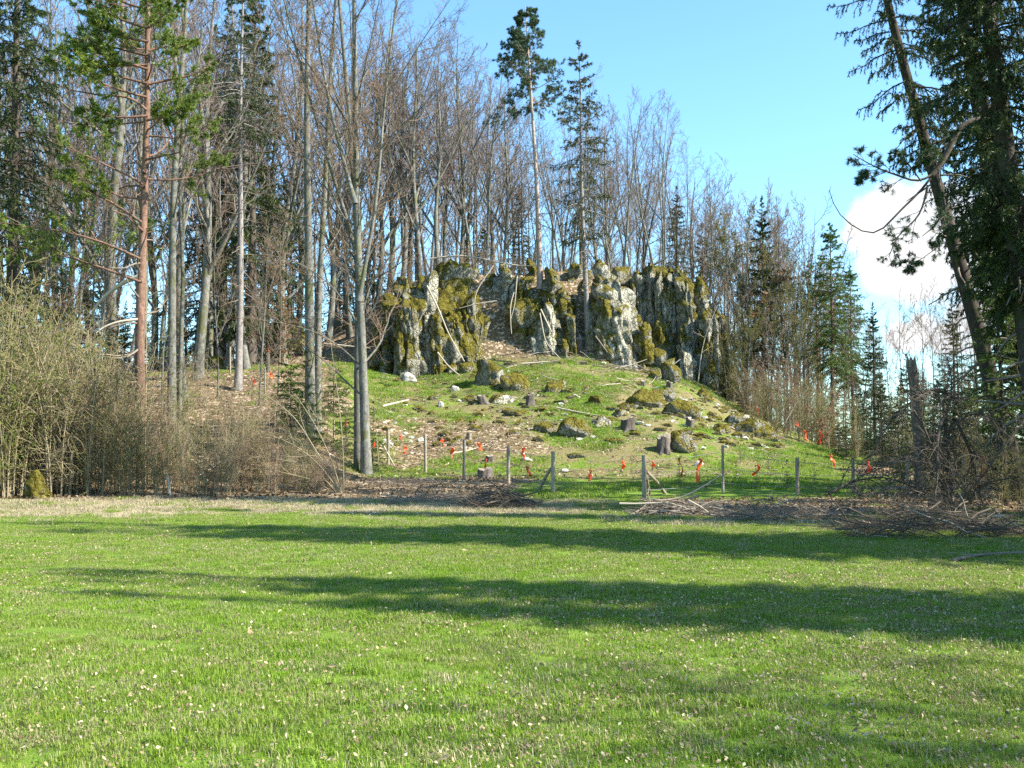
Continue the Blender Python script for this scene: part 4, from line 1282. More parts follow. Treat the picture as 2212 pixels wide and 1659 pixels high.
b = G(672, 948)
YA = b[1]
hero_beech('paired_beech', 61, [(local([(672, 965), (669, 800), (668, 600), (664, 420), (662, 200), (668, 0), (672, -180), (676, -330)], YA, b), .20),
                                (local([(686, 950), (686, 780), (690, 600), (700, 450), (707, 300), (716, 120), (730, -60), (742, -230)], YA + .7, b), .15)],
           'grey beech with two close parallel trunks on the hillside', b, n1=20, t0=.38, a1=34, l1=.22, up=.12)
b = G(792, 1026)
YB = b[1]
low = [[(772, 700), (740, 640), (700, 600), (650, 575), (600, 570)], [(778, 790), (730, 740), (670, 712), (600, 700), (540, 694)], [(776, 850), (735, 815), (690, 770), (640, 740), (585, 742)],
       [(780, 640), (750, 560), (700, 500), (640, 470), (570, 462)], [(770, 520), (730, 440), (680, 370), (620, 300), (570, 200)], [(786, 700), (815, 655), (830, 600), (838, 540)],
       [(772, 430), (820, 340), (880, 260), (950, 190), (1025, 130)], [(774, 330), (830, 230), (900, 130), (960, 50), (1010, -10)], [(770, 300), (720, 210), (660, 130), (600, 40), (560, -40)],
       [(768, 230), (800, 130), (830, 20), (850, -60)], [(784, 610), (840, 590), (880, 560), (905, 548)], [(776, 560), (748, 500), (720, 430), (690, 350)]]
ex = []
rng = np.random.default_rng(3)
for l in low:
    q = local(l, YB, b)
    q[:, 1] += np.linspace(0, 1, len(q)) * rng.uniform(-2.2, 2.2)
    ex.append(q)
hero_beech('near_beech', 62, [(local([(792, 1040), (788, 900), (783, 760), (776, 600), (768, 420), (770, 250), (764, 100), (766, -80), (770, -260), (778, -400)], YB, b), .175),
                              (local([(774, 1030), (772, 900), (771, 780), (776, 600), (766, 420), (756, 280), (744, 120), (728, -40), (716, -200), (700, -330)], YB + .45, b), .14),
                              (local([(775, 650), (790, 570), (812, 450), (828, 250), (848, 60), (870, -80), (884, -200)], YB - .5, b), .075), (local([(768, 440), (742, 350), (714, 240), (690, 100), (668, -60), (650, -200)], YB - .8, b), .075),
                              (local([(776, 570), (752, 480), (722, 390), (680, 250), (640, 110), (604, -40), (580, -160)], YB + .9, b), .08)],
           'nearer twin-stemmed beech with long drooping twigs in front of the cliff left end', b, n1=17, t0=.14, a1=40, l1=.22, up=.07, extra=ex, er=.036)
b = G(372, 968)
YC = b[1]
hero_beech('leaning_beech', 63, [(local([(370, 985), (371, 800), (372, 600), (373, 450), (379, 330), (392, 160), (404, 0), (412, -150), (420, -300)], YC, b), .17),
                                 (local([(384, 980), (390, 850), (388, 700), (402, 620), (390, 500), (384, 380), (400, 240), (396, 60), (386, -120), (380, -250)], YC + .6, b), .09)],
           'smooth grey beech leaning slightly right beside the reddish pine', b, n1=13, t0=.36, a1=36, l1=.20, up=.13)

# ------------------------------------------------------------------ near conifers at the right edge
def near_spruce(label, foot_x, Y, h, lean, r, **kw):
    b = gpos(foot_x, Y)
    b[2] -= .1
    return plant('spruce_tree', spruce('near_spruce', kw.pop('seed'), h, r, lean=lean, **kw), label, 'tree', b), b
near_spruce('leaning bare-trunked spruce nearest the cloud at the right edge', 2206, 27, 21, (-4.9, 0), .25, bark='darkbark', seed=71, base=.44, lmax=.08, spacing=.36, per=5, tw=14, nn=36, needle=.085, nw=.02, hang=1.5, droop=.16, dead=30, mat='ndark', sparse=.25, shape=.5, twl=.42)
near_spruce('dark thick-trunked spruce cut by the right frame edge', 2276, 23, 23, (-2.6, 0), .30, bark='darkbark', seed=72, base=.22, lmax=.085, spacing=.34, per=7, tw=14, nn=22, needle=.11, nw=.03, hang=1.3, droop=.16, dead=30, mat='ndark', shape=.4, twl=.36)
near_spruce('dark spruce behind the thick-trunked one at the right edge', 2252, 30, 24, (-3.4, 0), .26, bark='darkbark', seed=73, base=.16, lmax=.078, spacing=.38, per=6, tw=13, nn=20, needle=.13, nw=.036, hang=1.2, droop=.15, dead=20, mat='ndark', shape=.4, twl=.36)
near_spruce('bright green young spruce in front of the dark right trunks', 2168, 25.5, 7.6, (-.15, 0), .08, bark='darkbark', seed=74, base=.30, lmax=.145, spacing=.22, per=5, tw=11, nn=24, needle=.075, nw=.014, hang=.35, droop=.08, mat='nyoung', shape=.7)
# pine whose crooked bough reaches over the meadow edge
b = gpos(2262, 25.5)
YQ = 25.5
stm = resample(dline([(2262, 1115), (2215, 760), (2178, 460), (2142, 278), (2105, 120), (2069, -20), (2030, -170), (1990, -320)], YQ), 18) - b
tq = plant('pine_tree', pine('near_pine', 75, stm, .22, 'darkbark', 'ndark', t0=.66, n1=22, l1=.11, n2=8, n3=6, tuft=30, nl=.12, nw=.014, dead=8), 'dark pine at the right edge with a crooked bough hanging left', 'tree', b)
boughs = [([(2150, 262), (2105, 258), (2074, 271), (2055, 312), (2027, 365), (2013, 378)], .10, .065), ([(2013, 378), (1982, 396), (1945, 380), (1913, 371), (1871, 351), (1843, 333)], .035, .010), ([(2010, 385), (2000, 406), (1954, 444), (1923, 476), (1895, 517), (1871, 509), (1812, 469), (1795, 440), (1791, 410)], .032, .008),
          ([(2004, 400), (2000, 424), (1986, 469), (1937, 510), (1920, 555)], .03, .010), ([(2027, 365), (2027, 399), (2048, 451), (2030, 500), (2020, 538)], .026, .009), ([(1990, 392), (1960, 350), (1930, 330)], .02, .007), ([(1913, 371), (1880, 385), (1850, 394)], .014, .006), ([(2060, 300), (2020, 330), (1985, 345)], .02, .007), ([(2020, 538), (1990, 560), (1950, 580)], .012, .005)]
fb = []
for i, (l, r0, r1) in enumerate(boughs):
    q = resample(dline(l, YQ - .3 - .06 * i), 12) - b
    g2 = Geo()
    tubes(g2, q, np.linspace(r0, r1, 12), 7)
    obj('bough', g2.mesh('crooked_bough', MT['spruce']), tq)
    if i in (1, 3, 4, 5, 6, 7, 8):
        fb.append(q)
fb = np.stack(fb)
rng = np.random.default_rng(9)
f2, fr2 = sprout(rng, fb, np.full(fb.shape[:2], .014), 12, .3, 1.0, R(50), R(15), .3, 5, .03, .15, .6, .006, .5)
f3, fr3 = sprout(rng, f2, fr2, 3, .3, 1.0, R(45), R(15), .5, 3, .05, .15, .6, .004, .5)
g = Geo()
tubes(g, f2, fr2, 4)
tubes(g, f3, fr3, 3)
obj('branchlets', g.mesh('bough_branchlets', MT['spruce']), tq, kind='stuff')
g = Geo()
fuzz(g, rng, f2, 60, .11, .013, .5, t0=.55)
fuzz(g, rng, f3, 36, .11, .013, .5, t0=.4)
obj('needles', g.mesh('bough_needles', MT['npineblue']), tq, kind='stuff')

# the trees on the right outside the frame, whose shadows lie on the meadow
W7 = 'beyond the right frame edge'
for x, y, h in [(13.5, 15.0, 19.5), (14.0, 13.7, 21), (14.5, 12.5, 21), (16.5, 14.2, 24), (17.5, 12.0, 24), (18.2, 13.3, 26), (19.5, 13.4, 26), (21.5, 11.2, 27), (25, 11, 26), (14.8, 18.4, 20), (19, 17.2, 24), (25, 16, 26), (23, 20.5, 25),
                (12.4, 8.3, 15.5), (13.0, 7.3, 16.5), (13.5, 6.3, 15.5), (15.5, 7.4, 19), (16.6, 5.5, 19.5), (17.4, 6.5, 21), (19, 6.4, 22.5), (20.4, 4.4, 23), (24.5, 4.2, 24), (14.5, 3.6, 10.5), (18, 26.5, 22), (20.5, 29, 23), (26, 28, 24), (18.4, 32, 23), (31, 14, 26), (16.4, 20.8, 21), (23, 26, 24)]:
    t = plant('spruce_tree', SP_EDGE, '', 'tree', (x, y, Hs(x, y) - .1), x * 3.3 % 6.28, h / 22, 'tall spruces along the right meadow edge')
    ranked(t, 'tall dark spruce', W7)

# the broken trunk
b = gpos(1991, 29)
g = Geo()
q = resample(dline([(1993, 1110), (1988, 1000), (1982, 900), (1975, 830), (1968, 782)], 29), 12) - b
snag = thing('broken_trunk', 'broken bare tree trunk standing in front of the dark right undergrowth', 'dead trunk', b)
rr = flare(.165, 12, .8, .8, .3)
tubes(g, q, rr, 12, cap=True, capmi=1)
obj('trunk', g.mesh('snag_trunk', [MT['spruce'], MT['cut']]), snag)
rng = np.random.default_rng(4)
for k in range(6):
    a = k * 1.05
    g2 = Geo()
    tp_ = q[-1] + np.array([math.cos(a), math.sin(a), 0]) * .10
    tubes(g2, np.stack([tp_ - [0, 0, .15], tp_ + [0, 0, .02], tp_ + [.02 * math.cos(a), .02 * math.sin(a), rng.uniform(.06, .2)]]), np.array([.05, .045, .008]), 5)
    obj('splinter', g2.mesh('snag_splinter', MT['cut']), snag)

# ------------------------------------------------------------------ shrubs and saplings of the left thicket
def shrub(name, seed, h, nst, spread, twig, leafmat=None, leaves=0, n2=13, n3=6, tr=.0055, r0=.019, lsz=.05):
    rng = np.random.default_rng(seed)
    SPl, SRl = [], []
    for k in range(nst):
        a = rng.random() * 6.283
        hh = h * rng.uniform(.55, 1.05)
        sp = spread * rng.uniform(.15, 1)
        b = np.array([.22 * math.cos(a), .22 * math.sin(a), -.15])
        mid = np.array([sp * .35 * math.cos(a), sp * .35 * math.sin(a), hh * .55])
        top = np.array([sp * math.cos(a + .3), sp * math.sin(a + .3), hh])
        SPl.append(resample(np.array([b, (b + mid) / 2, mid, (mid + top) / 2 + rng.normal(0, .08, 3), top]), 8))
        SRl.append(r0 * rng.uniform(.6, 1.2) * np.linspace(1, .25, 8))
    SP, SR = np.stack(SPl), np.stack(SRl)
    g = Geo()
    tubes(g, SP, SR, 5)
    out = [('stems', g.mesh(name + '_stems', MT['tantwig']))]
    B, BR = sprout(rng, SP, SR, n2, .06, 1, R(50), R(17), .32, 5, .05, .15, .55, tr * 1.5, .4)
    C, CR = sprout(rng, B, BR, n3, .15, 1, R(48), R(16), .45, 3, .03, .15, .6, tr, .6)
    g = Geo()
    tubes(g, B, BR, 3)
    tubes(g, C, CR, 3)
    out.append(('twigs', g.mesh(name + '_twigs', MT[twig])))
    if leaves:
        g = Geo()
        fuzz(g, rng, C, leaves, lsz, lsz * .7, .3)
        out.append(('leaflets', g.mesh(name + '_leaflets', MT[leafmat])))
    return out
SH = [shrub('shrub_a', 81, 4.0, 12, 1.5, 'brtwig'), shrub('shrub_b', 82, 4.0, 10, 1.2, 'olivetwig', 'bud', 2), shrub('shrub_c', 83, 4.0, 14, 1.9, 'brtwig'),
      shrub('shrub_d', 84, 4.0, 9, 1.6, 'olivetwig', 'greenbud', 3), shrub('shrub_e', 85, 4.0, 11, 1.3, 'tantwig', 'bud', 1),
      shrub('shrub_f', 86, 4.0, 4, 1.3, 'brtwig', n2=11, n3=5), shrub('shrub_g', 87, 4.0, 3, 1.0, 'olivetwig', 'bud', 1, n2=12, n3=5), shrub('shrub_h', 89, 4.0, 5, 1.7, 'tantwig', n2=10, n3=5)]
WS = 'in the left thicket'
SHR = []
rng = np.random.default_rng(17)
for i, dx in enumerate(np.concatenate([np.linspace(-70, 330, 19), np.linspace(345, 735, 17)])):
    env = np.interp(dx, [-70, 60, 180, 270, 330, 420, 520, 640, 735], [5.9, 5.9, 5.4, 4.6, 3.2, 2.4, 2.1, 2.2, 1.7])
    SHR.append((dx + rng.uniform(-8, 8), 28.0 + rng.uniform(0, 2.6), env * rng.uniform(.55, 1.1), rng.integers(0, 5)))
for i, dx in enumerate(np.concatenate([np.linspace(-80, 320, 15), np.linspace(350, 720, 14)])):
    env = np.interp(dx, [-80, 60, 200, 280, 420, 560, 720], [6.4, 6.2, 5.4, 4.0, 2.2, 2.0, 1.6])
    SHR.append((dx + rng.uniform(-12, 12), 31.5 + rng.uniform(0, 4.5), env * rng.uniform(.7, 1.05), rng.integers(0, 5)))
NM = ['tan leafless shrub', 'olive budding shrub', 'brown leafless shrub', 'greenish leafing shrub', 'tan budding shrub']
for dx, Y, h, k in SHR:
    p = gpos(dx, Y)
    t = plant('bare_shrub', SH[k], '', 'shrub', p, rng.random() * 6.28, h / 4.0, 'leafless shrubs of the left thicket')
    ranked(t, NM[k], WS)
WI = 'on the brown slope before the wood'
for i in range(26):
    dx, Y = 390 + i * 13 + rng.uniform(-8, 8), 33 + rng.uniform(0, 14)
    k = [7, 5, 6, 5][i % 4]
    t = plant('bare_shrub', SH[k], '', 'shrub', gpos(dx, Y), rng.random() * 6.28, rng.uniform(.4, .8), 'thin shrubs of the brown slope')
    ranked(t, ['thin twiggy sapling', 'thin mossy-twigged sapling', 'thin tan sapling'][k - 5], WI)
WG = 'on the right shoulder of the outcrop'
for dx, Y, h in [(1556, 58.2, 3.2), (1578, 57.4, 3.4), (1592, 59.4, 4.4), (1612, 58, 3.0), (1566, 60.4, 4.6), (1548, 60.8, 3.2), (1604, 56.2, 2.2)]:
    p = gpos(dx, Y)
    t = plant('leafing_shrub', SH[3], '', 'shrub', p, dx * .3, h / 4.0, 'leafing shrubs beside the outcrop')
    ranked(t, 'fresh green leafing shrub', WG)
WH = 'on the cliff top'
for dx, Y, h, k in [(850, 64.5, 2.4, 2), (880, 66, 2.8, 0), (915, 65, 2.6, 2), (950, 66.5, 3.0, 0), (985, 65, 2.4, 2), (1020, 66, 2.8, 0), (1060, 65, 2.4, 2), (1100, 66, 2.8, 2), (1140, 66.5, 2.4, 0), (1200, 66, 2.6, 2), (1240, 67, 2.8, 0), (1285, 66, 2.4, 2), (1330, 67, 2.8, 0), (1375, 66, 2.6, 2), (1420, 66.5, 2.4, 0), (1460, 66, 2.6, 2), (1500, 66, 2.8, 2), (1530, 65, 2.8, 0)]:
    p = gpos(dx, Y)
    t = plant('bare_shrub', SH[k], '', 'shrub', p, dx * .37, h / 4.0, 'bare shrubs on the cliff top')
    ranked(t, NM[k], WH)
WU = 'at the foot of the far right wood'
for dx, Y, h, k in [(1640, 52, 2.6, 1), (1672, 50, 2.8, 3), (1700, 52, 3.2, 0), (1730, 49, 3.0, 1), (1756, 51, 3.4, 3), (1784, 48, 3.0, 1), (1815, 50, 3.4, 3), (1846, 46, 2.6, 1), (1620, 55, 3.4, 2), (1655, 56, 4.0, 2), (1690, 56, 4.2, 0), (1745, 55, 4.4, 2), (1930, 44, 3.2, 1), (1980, 40, 2.8, 3), (2100, 34, 2.8, 1)]:
    p = gpos(dx, Y)
    t = plant('bare_shrub', SH[k], '', 'shrub', p, dx * .37, h / 4.0, 'shrubs at the foot of the far right wood')
    ranked(t, NM[k], WU)
WF = 'in the shade at the right frame edge'
for dx, Y, h, k in [(2090, 24.5, 1.5, 1), (2150, 25.2, 1.8, 3), (2200, 24.2, 1.6, 1), (2010, 27, 1.4, 3), (1940, 27.5, 1.1, 6), (2240, 25.5, 2.0, 3), (2120, 27.5, 2.0, 6)]:
    t = plant('bare_shrub', SH[k], '', 'shrub', gpos(dx, Y), dx * .37, h / 4.0, 'shaded shrubs at the right edge')
    ranked(t, 'low budding shrub', WF)
RUST = shrub('rust_sapling', 88, 3.0, 3, .8, 'brtwig', 'rustleaf', 5, 9, 5, lsz=.09)
for dx, Y, h, lab in [(1780, 47, 3.0, 'young beech still holding rusty withered leaves in front of the dark spruces'), (1622, 60, 9.0, 'taller beech holding brown withered leaves right of the outcrop'), (612, 58, 5.0, 'young beech with withered brown leaves left of the paired trunks'), (2085, 37, 2.4, 'small rusty-leaved beech sapling right of the broken trunk')]:
    plant('beech_sapling', RUST, lab, 'sapling', gpos(dx, Y), dx * .2, h / 3.0)
# young conifers
for dx, Y, h, lab in [(660, 37.5, 3.6, 'bushy green young spruce in front of the paired beech trunks'), (628, 40, 3.8, 'young spruce behind the arching stems left of the paired trunks'), (806, 37.6, 2.7, 'light green young spruce behind the twin-stemmed beech foot'), (748, 38.5, 2.9, 'young spruce left of the twin-stemmed beech'), (500, 31.5, 1.7, 'low dark young spruce in the thicket near the meadow'), (720, 43, 3.0, 'young spruce on the slope between the two beeches'),
                      (1944, 34, 1.7, 'lone little spruce left of the broken trunk'), (280, 36, 2.6, 'young spruce at the reddish pine foot'), (140, 33, 2.4, 'young spruce deep in the left thicket')]:
    spr(SP_YOUNG, 3.2, lab, dx, Y, h=h, name='young_spruce')
WT = 'planted in the grass around the right fence'
for dx, y, h in [(1633, 1062, .75), (1701, 1056, .85), (1527, 1062, .6), (1465, 1052, .7), (1302, 1108, .55), (1590, 1040, .6), (1760, 1050, .7), (1420, 1040, .6), (1660, 1020, .7), (1365, 1030, .6), (1740, 1010, .8), (1500, 1000, .6), (1822, 1040, .8), (1600, 1000, .7), (1556, 1030, .5), (1446, 1012, .6)]:
    c = G(dx, y)
    t = plant('spruce_seedling', SP_TINY, '', 'sapling', c, dx, h / .8, 'spruce seedlings planted by the fence')
    ranked(t, 'small green spruce seedling', WT)

def stick_thing(name, label, cat, lines, Y, mat, r0, r1, group=None, twigs=0, seed=1, lift=None):
    """One branch (or several stems from one foot) given by frame points."""
    rng = np.random.default_rng(seed)
    q0 = dline(lines[0], Y)
    b = q0[0].copy()
    parts = []
    if len(lines) == 1 and not twigs:
        g = Geo()
        tubes(g, resample(q0, 12) - b, np.linspace(r0, r1, 12), 6, cap=True)
        o = obj(name, g.mesh(name, MT[mat]))
        o.location = b
        tag(o, label, cat, group)
        return o
    t = thing(name, label, cat, b, group=group)
    L = []
    for k, l in enumerate(lines):
        q = resample(dline(l, Y), 12) - b
        q[:, 1] += np.linspace(0, 1, 12) * rng.uniform(-.5, .5) * (k > 0)
        g = Geo()
        tubes(g, q, np.linspace(r0, r1, 12), 6, cap=True)
        obj('stem', g.mesh(name + '_stem', MT[mat]), t)
        L.append(q)
    if twigs:
        L = np.stack(L)
        A, AR = sprout(rng, L, np.linspace(r0, r1, 12)[None].repeat(len(L), 0), twigs, .2, 1, R(45), R(15), .28, 5, .03, .13, .5, .005, .4)
        B, BR = sprout(rng, A, AR, 5, .2, 1, R(42), R(15), .45, 3, .03, .13, .6, .0035, .6)
        g = Geo()
        tubes(g, A, AR, 4)
        tubes(g, B, BR, 3)
        obj('twigs', g.mesh(name + '_twigs', MT[mat]), t)
    return t
stick_thing('arching_shrub', 'shrub with long pale stems arching left over the slope edge', 'shrub', [[(738, 1076), (712, 1016), (677, 968), (642, 902), (587, 860), (542, 836)], [(738, 1076), (705, 1020), (650, 970), (600, 945), (540, 930)], [(735, 1076), (700, 1030), (650, 1000), (590, 990), (540, 985)], [(740, 1074), (720, 1000), (690, 930), (660, 880), (640, 850)], [(732, 1076), (690, 1040), (640, 1025), (600, 1015)]], 29.3, 'tantwig', .026, .006, twigs=9, seed=5)
stick_thing('bare_sapling', 'thin upright bare sapling left of the fence', 'sapling', [[(823, 1056), (818, 1000), (813, 940), (809, 880)]], 33.5, 'tantwig', .022, .008, twigs=3, seed=6)
stick_thing('bare_sapling', 'thin bare sapling rising before the twin-stemmed beech', 'sapling', [[(742, 1076), (742, 980), (734, 880), (722, 800), (712, 720)]], 29.6, 'tantwig', .022, .006, twigs=7, seed=7)
stick_thing('bare_sapling', 'straight thin sapling in front of the reddish pine', 'sapling', [[(314, 1076), (313, 960), (316, 820), (317, 680), (314, 560)]], 29.6, 'tantwig', .024, .007, twigs=8, seed=8)
stick_thing('bare_sapling', 'pale thin stem at the far left of the thicket', 'sapling', [[(112, 1088), (104, 960), (84, 860), (66, 790)]], 28.3, 'tantwig', .026, .008, twigs=8, seed=9)
stick_thing('bare_sapling', 'pair of thin stems left of the greenish thicket', 'sapling', [[(188, 1080), (183, 960), (188, 850), (196, 740)], [(188, 1080), (196, 980), (206, 880), (226, 760)]], 28.8, 'tantwig', .022, .006, twigs=8, seed=10)
stick_thing('bare_sapling', 'thin stem leaning left at the thicket centre', 'sapling', [[(400, 1080), (392, 1000), (386, 930), (380, 880)]], 28.8, 'tantwig', .02, .006, twigs=7, seed=12)
stick_thing('bare_sapling', 'thin slanting stem right of the leaning one in the thicket centre', 'sapling', [[(456, 1082), (430, 1010), (414, 960), (398, 900)]], 28.8, 'tantwig', .02, .006, twigs=7, seed=15)
stick_thing('bare_sapling', 'pale sapling standing against the right outcrop pillars', 'sapling', [[(1508, 826), (1515, 760), (1527, 714), (1550, 659)]], 57.0, 'palewood', .035, .012, twigs=4, seed=13)
stick_thing('bare_sapling', 'crooked pale stem in front of the far right wood', 'sapling', [[(1696, 912), (1720, 870), (1746, 838)]], 50, 'palewood', .03, .012, seed=14)
stick_thing('stake', 'short pale broken stake in the thicket edge', 'stake', [[(367, 1076), (365, 1050), (360, 1022)]], 28.6, 'palewood', .05, .04)

# ------------------------------------------------------------------ fallen branches on the outcrop and slope
FB = [([(1066, 573), (1029, 626), (1026, 640), (1024, 659), (1027, 691)], 58.0, .055, .02, 'pale forked branch propped in the cliff gully'), ([(1117, 596), (1112, 659), (1103, 690)], 58.2, .04, .02, 'upright bleached branch left of the mossy centre pillar'),
      ([(1110, 631), (1102, 659), (1103, 700), (1105, 721)], 57.9, .045, .02, 'bent bleached branch below the upright one'), ([(1073, 650), (1030, 656), (992, 666)], 57.4, .035, .015, 'pale branch lying across the left mossy face'),
      ([(945, 761), (968, 791), (999, 816)], 56.4, .05, .025, 'pale pole leaning at the foot of the left pillar'), ([(922, 617), (948, 668), (968, 721), (1003, 781)], 56.6, .055, .03, 'long thin pole sliding down beside the left pillar'),
      ([(1168, 668), (1191, 717)], 57.6, .05, .04, 'short pole on the mossy centre pillar'), ([(929, 559), (1003, 549), (1061, 564), (1133, 577), (1165, 573)], 60.5, .06, .03, 'long bleached fallen stem along the cliff top left of the pine'),
      ([(1128, 786), (1188, 781)], 55.8, .06, .03, 'short log on debris below the centre pillar'), ([(1286, 726), (1312, 761)], 57.2, .05, .03, 'dark pole in the hollow under the thin spruce'),
      ([(1166, 676), (1178, 740), (1210, 775)], 57.3, .04, .02, 'thin bent branch at the centre pillar foot'), ([(1440, 556), (1385, 588), (1350, 612)], 61.5, .07, .04, 'dark leaning branch on the cliff top right end'),
      ([(1630, 520), (1560, 538), (1500, 560)], 62, .05, .02, 'pale bare bough sticking out over the right shoulder'), ([(826, 880), (850, 874), (882, 866)], 45, .06, .04, 'pale log on the grass right of the twin-stemmed beech'),
      ([(1403, 816), (1440, 798), (1470, 776)], 56.5, .05, .03, 'pale branch leaning over the round mossy boulder'), ([(1330, 796), (1360, 790), (1398, 776)], 56, .05, .02, 'pale branch on debris below the sloping pillar'),
      ([(1202, 884), (1240, 892), (1296, 902)], 48, .06, .03, 'brown log above the grey capped boulder'), ([(1336, 838), (1370, 830), (1404, 818)], 54, .05, .02, 'thin branch on open grass below the pillars'),
      ([(1140, 932), (1170, 920), (1204, 918)], 46, .05, .03, 'dark curved branch beside the low moss hump'), ([(826, 916), (842, 912)], 42, .05, .04, 'short pale stick by the twin-stemmed beech'),
      ([(2060, 1214), (2120, 1203), (2212, 1197), (2260, 1200)], 13.6, .03, .02, 'long bare stick lying on the meadow at the right edge'), ([(1172, 836), (1190, 868), (1210, 880)], 53, .04, .02, 'thin stick right of the upright grey stump'),
      ([(975, 982), (1010, 976), (1058, 962)], 41.5, .045, .02, 'pale branch on brown leaves behind the fence'), ([(826, 958), (840, 985), (852, 1006)], 38, .04, .02, 'leaning pale stick at the left fence end'),
      ([(700, 742), (760, 748), (800, 752)], 56, .05, .02, 'pale stick on the slope left of the cliff'), ([(420, 1035), (470, 1008), (500, 960)], 33, .035, .015, 'pale fallen bough in the thicket'),
      ([(292, 1292), (320, 1296), (352, 1304)], 10.6, .012, .006, 'thin twig lying on the left meadow')]
for l, Y, r0, r1, lab in FB:
    gm = [G(x, y) for x, y in l]
    onslope = ('cliff' not in lab and 'pillar' not in lab and 'face' not in lab and 'upright' not in lab and 'hollow' not in lab and 'over' not in lab and 'leaning' not in lab)
    if onslope:
        q = np.array(gm) + [0, 0, r0 * .8]
        b = q[0].copy()
        g = Geo()
        tubes(g, resample(q, 12) - b, np.linspace(r0, r1, 12), 6, cap=True)
        o = obj('fallen_branch', g.mesh('fallen_branch', MT['palewood' if 'pale' in lab or 'log' in lab else 'deadwood']))
        o.location = b
        tag(o, lab, 'branch', 'fallen branches on the slope and outcrop')
    else:
        stick_thing('fallen_branch', lab, 'branch', [l], Y, 'deadwood' if 'dark' in lab else 'palewood', r0, r1, 'fallen branches on the slope and outcrop')

# ------------------------------------------------------------------ fences
def fence(label, posts, braces, nwires, wr=.006):
    """posts: (x, top row, foot row, half width in frame units)."""
    tops, foots = [], []
    for (x, yt, yb, hw) in posts:
        c = G(x, yb)
        foots.append(c)
        tops.append(P(x, yt, c[1]))
    b = foots[0].copy()
    t = thing('wire_fence', label, 'fence', b)
    rng = np.random.default_rng(int(posts[0][0]))
    for (x, yt, yb, hw), f, tp in zip(posts, foots, tops):
        r = hw * f[1] / F
        g = Geo()
        ln = rng.normal(0, .015, 2)
        n = 7
        q = np.stack([np.linspace(f[0] + ln[0], tp[0], n), np.linspace(f[1] + ln[1], f[1], n), np.linspace(f[2] - .3, tp[2], n)], -1) - b
        tubes(g, q, r * (1 + rng.normal(0, .05, n)), 9, cap=True, capmi=1)
        obj('post', g.mesh('fence_post', [MT['post'], MT['cut']]), t)
    for (xa, ya, xb, yb, Ya) in braces:
        g = Geo()
        gb = G(xb, yb)
        pa = P(xa, ya, Ya) - b
        q = np.stack([pa, (pa + gb - b) / 2, gb - b - [0, 0, .1]])
        tubes(g, q, np.array([.045, .045, .05]), 8, cap=True)
        obj('brace', g.mesh('fence_brace', MT['post']), t)
    for k in range(nwires):
        f_ = (k + .6) / nwires
        pts = []
        for f, tp, (x, yt, yb, hw) in zip(foots, tops, posts):
            p = f + (tp - f) * f_
            p[1] -= hw * f[1] / F + .004
            pts.append(p - b)
        pts = np.array(pts)
        fine = []
        for a_, c_ in zip(pts[:-1], pts[1:]):
            s_ = np.linspace(0, 1, 7)[:-1, None]
            sg = a_ + (c_ - a_) * s_
            sg[:, 2] -= (.04 * 4 * s_ * (1 - s_))[:, 0]
            fine.append(sg)
        fine = np.concatenate(fine + [pts[-1:]])
        g = Geo()
        tubes(g, fine, np.full(len(fine), wr), 4)
        obj('wire', g.mesh('fence_wire', MT['wire']), t)
    return t
G1195 = G(1195, 1068)[1]
G1391 = G(1391, 1077)[1]
fence('fence of five peeled round posts ending at the left of the gateway', [(838, 928, 1005, 3.2), (918, 937, 1022, 3.3), (1003, 950, 1037, 3.6), (1098, 963, 1047, 3.9), (1195, 975, 1068, 4.6)], [(1190, 1012, 1160, 1062, G1195)], 3)
fence('fence of grey posts running right from the gateway', [(1391, 983, 1077, 4.8), (1561, 962, 1063, 3.2), (1722, 988, 1068, 4.0), (1842, 990, 1066, 3.4), (1960, 985, 1068, 3.4), (2080, 985, 1072, 3.4)], [(1396, 1018, 1442, 1066, G1391), (1396, 1030, 1404, 1070, G1391)], 3)
fence('thin pale ridge fence far back on the wooded crest', [(417, 739, 779, 1.7), (437, 732, 775, 1.7), (466, 721, 770, 1.8), (497, 749, 808, 1.9), (520, 780, 822, 1.8), (572, 794, 852, 2.2)], [], 2, .008)
c = G(721, 948)
g = Geo()
tubes(g, np.array([[0, 0, -.2], [0.01, 0, .35], [0, 0, .72]]), np.array([.035, .035, .03]), 8, cap=True)
o = obj('fence_post', g.mesh('lone_fence_post', MT['post']))
o.location = c
tag(o, 'lone thin post between the two big beeches on the slope', 'post')

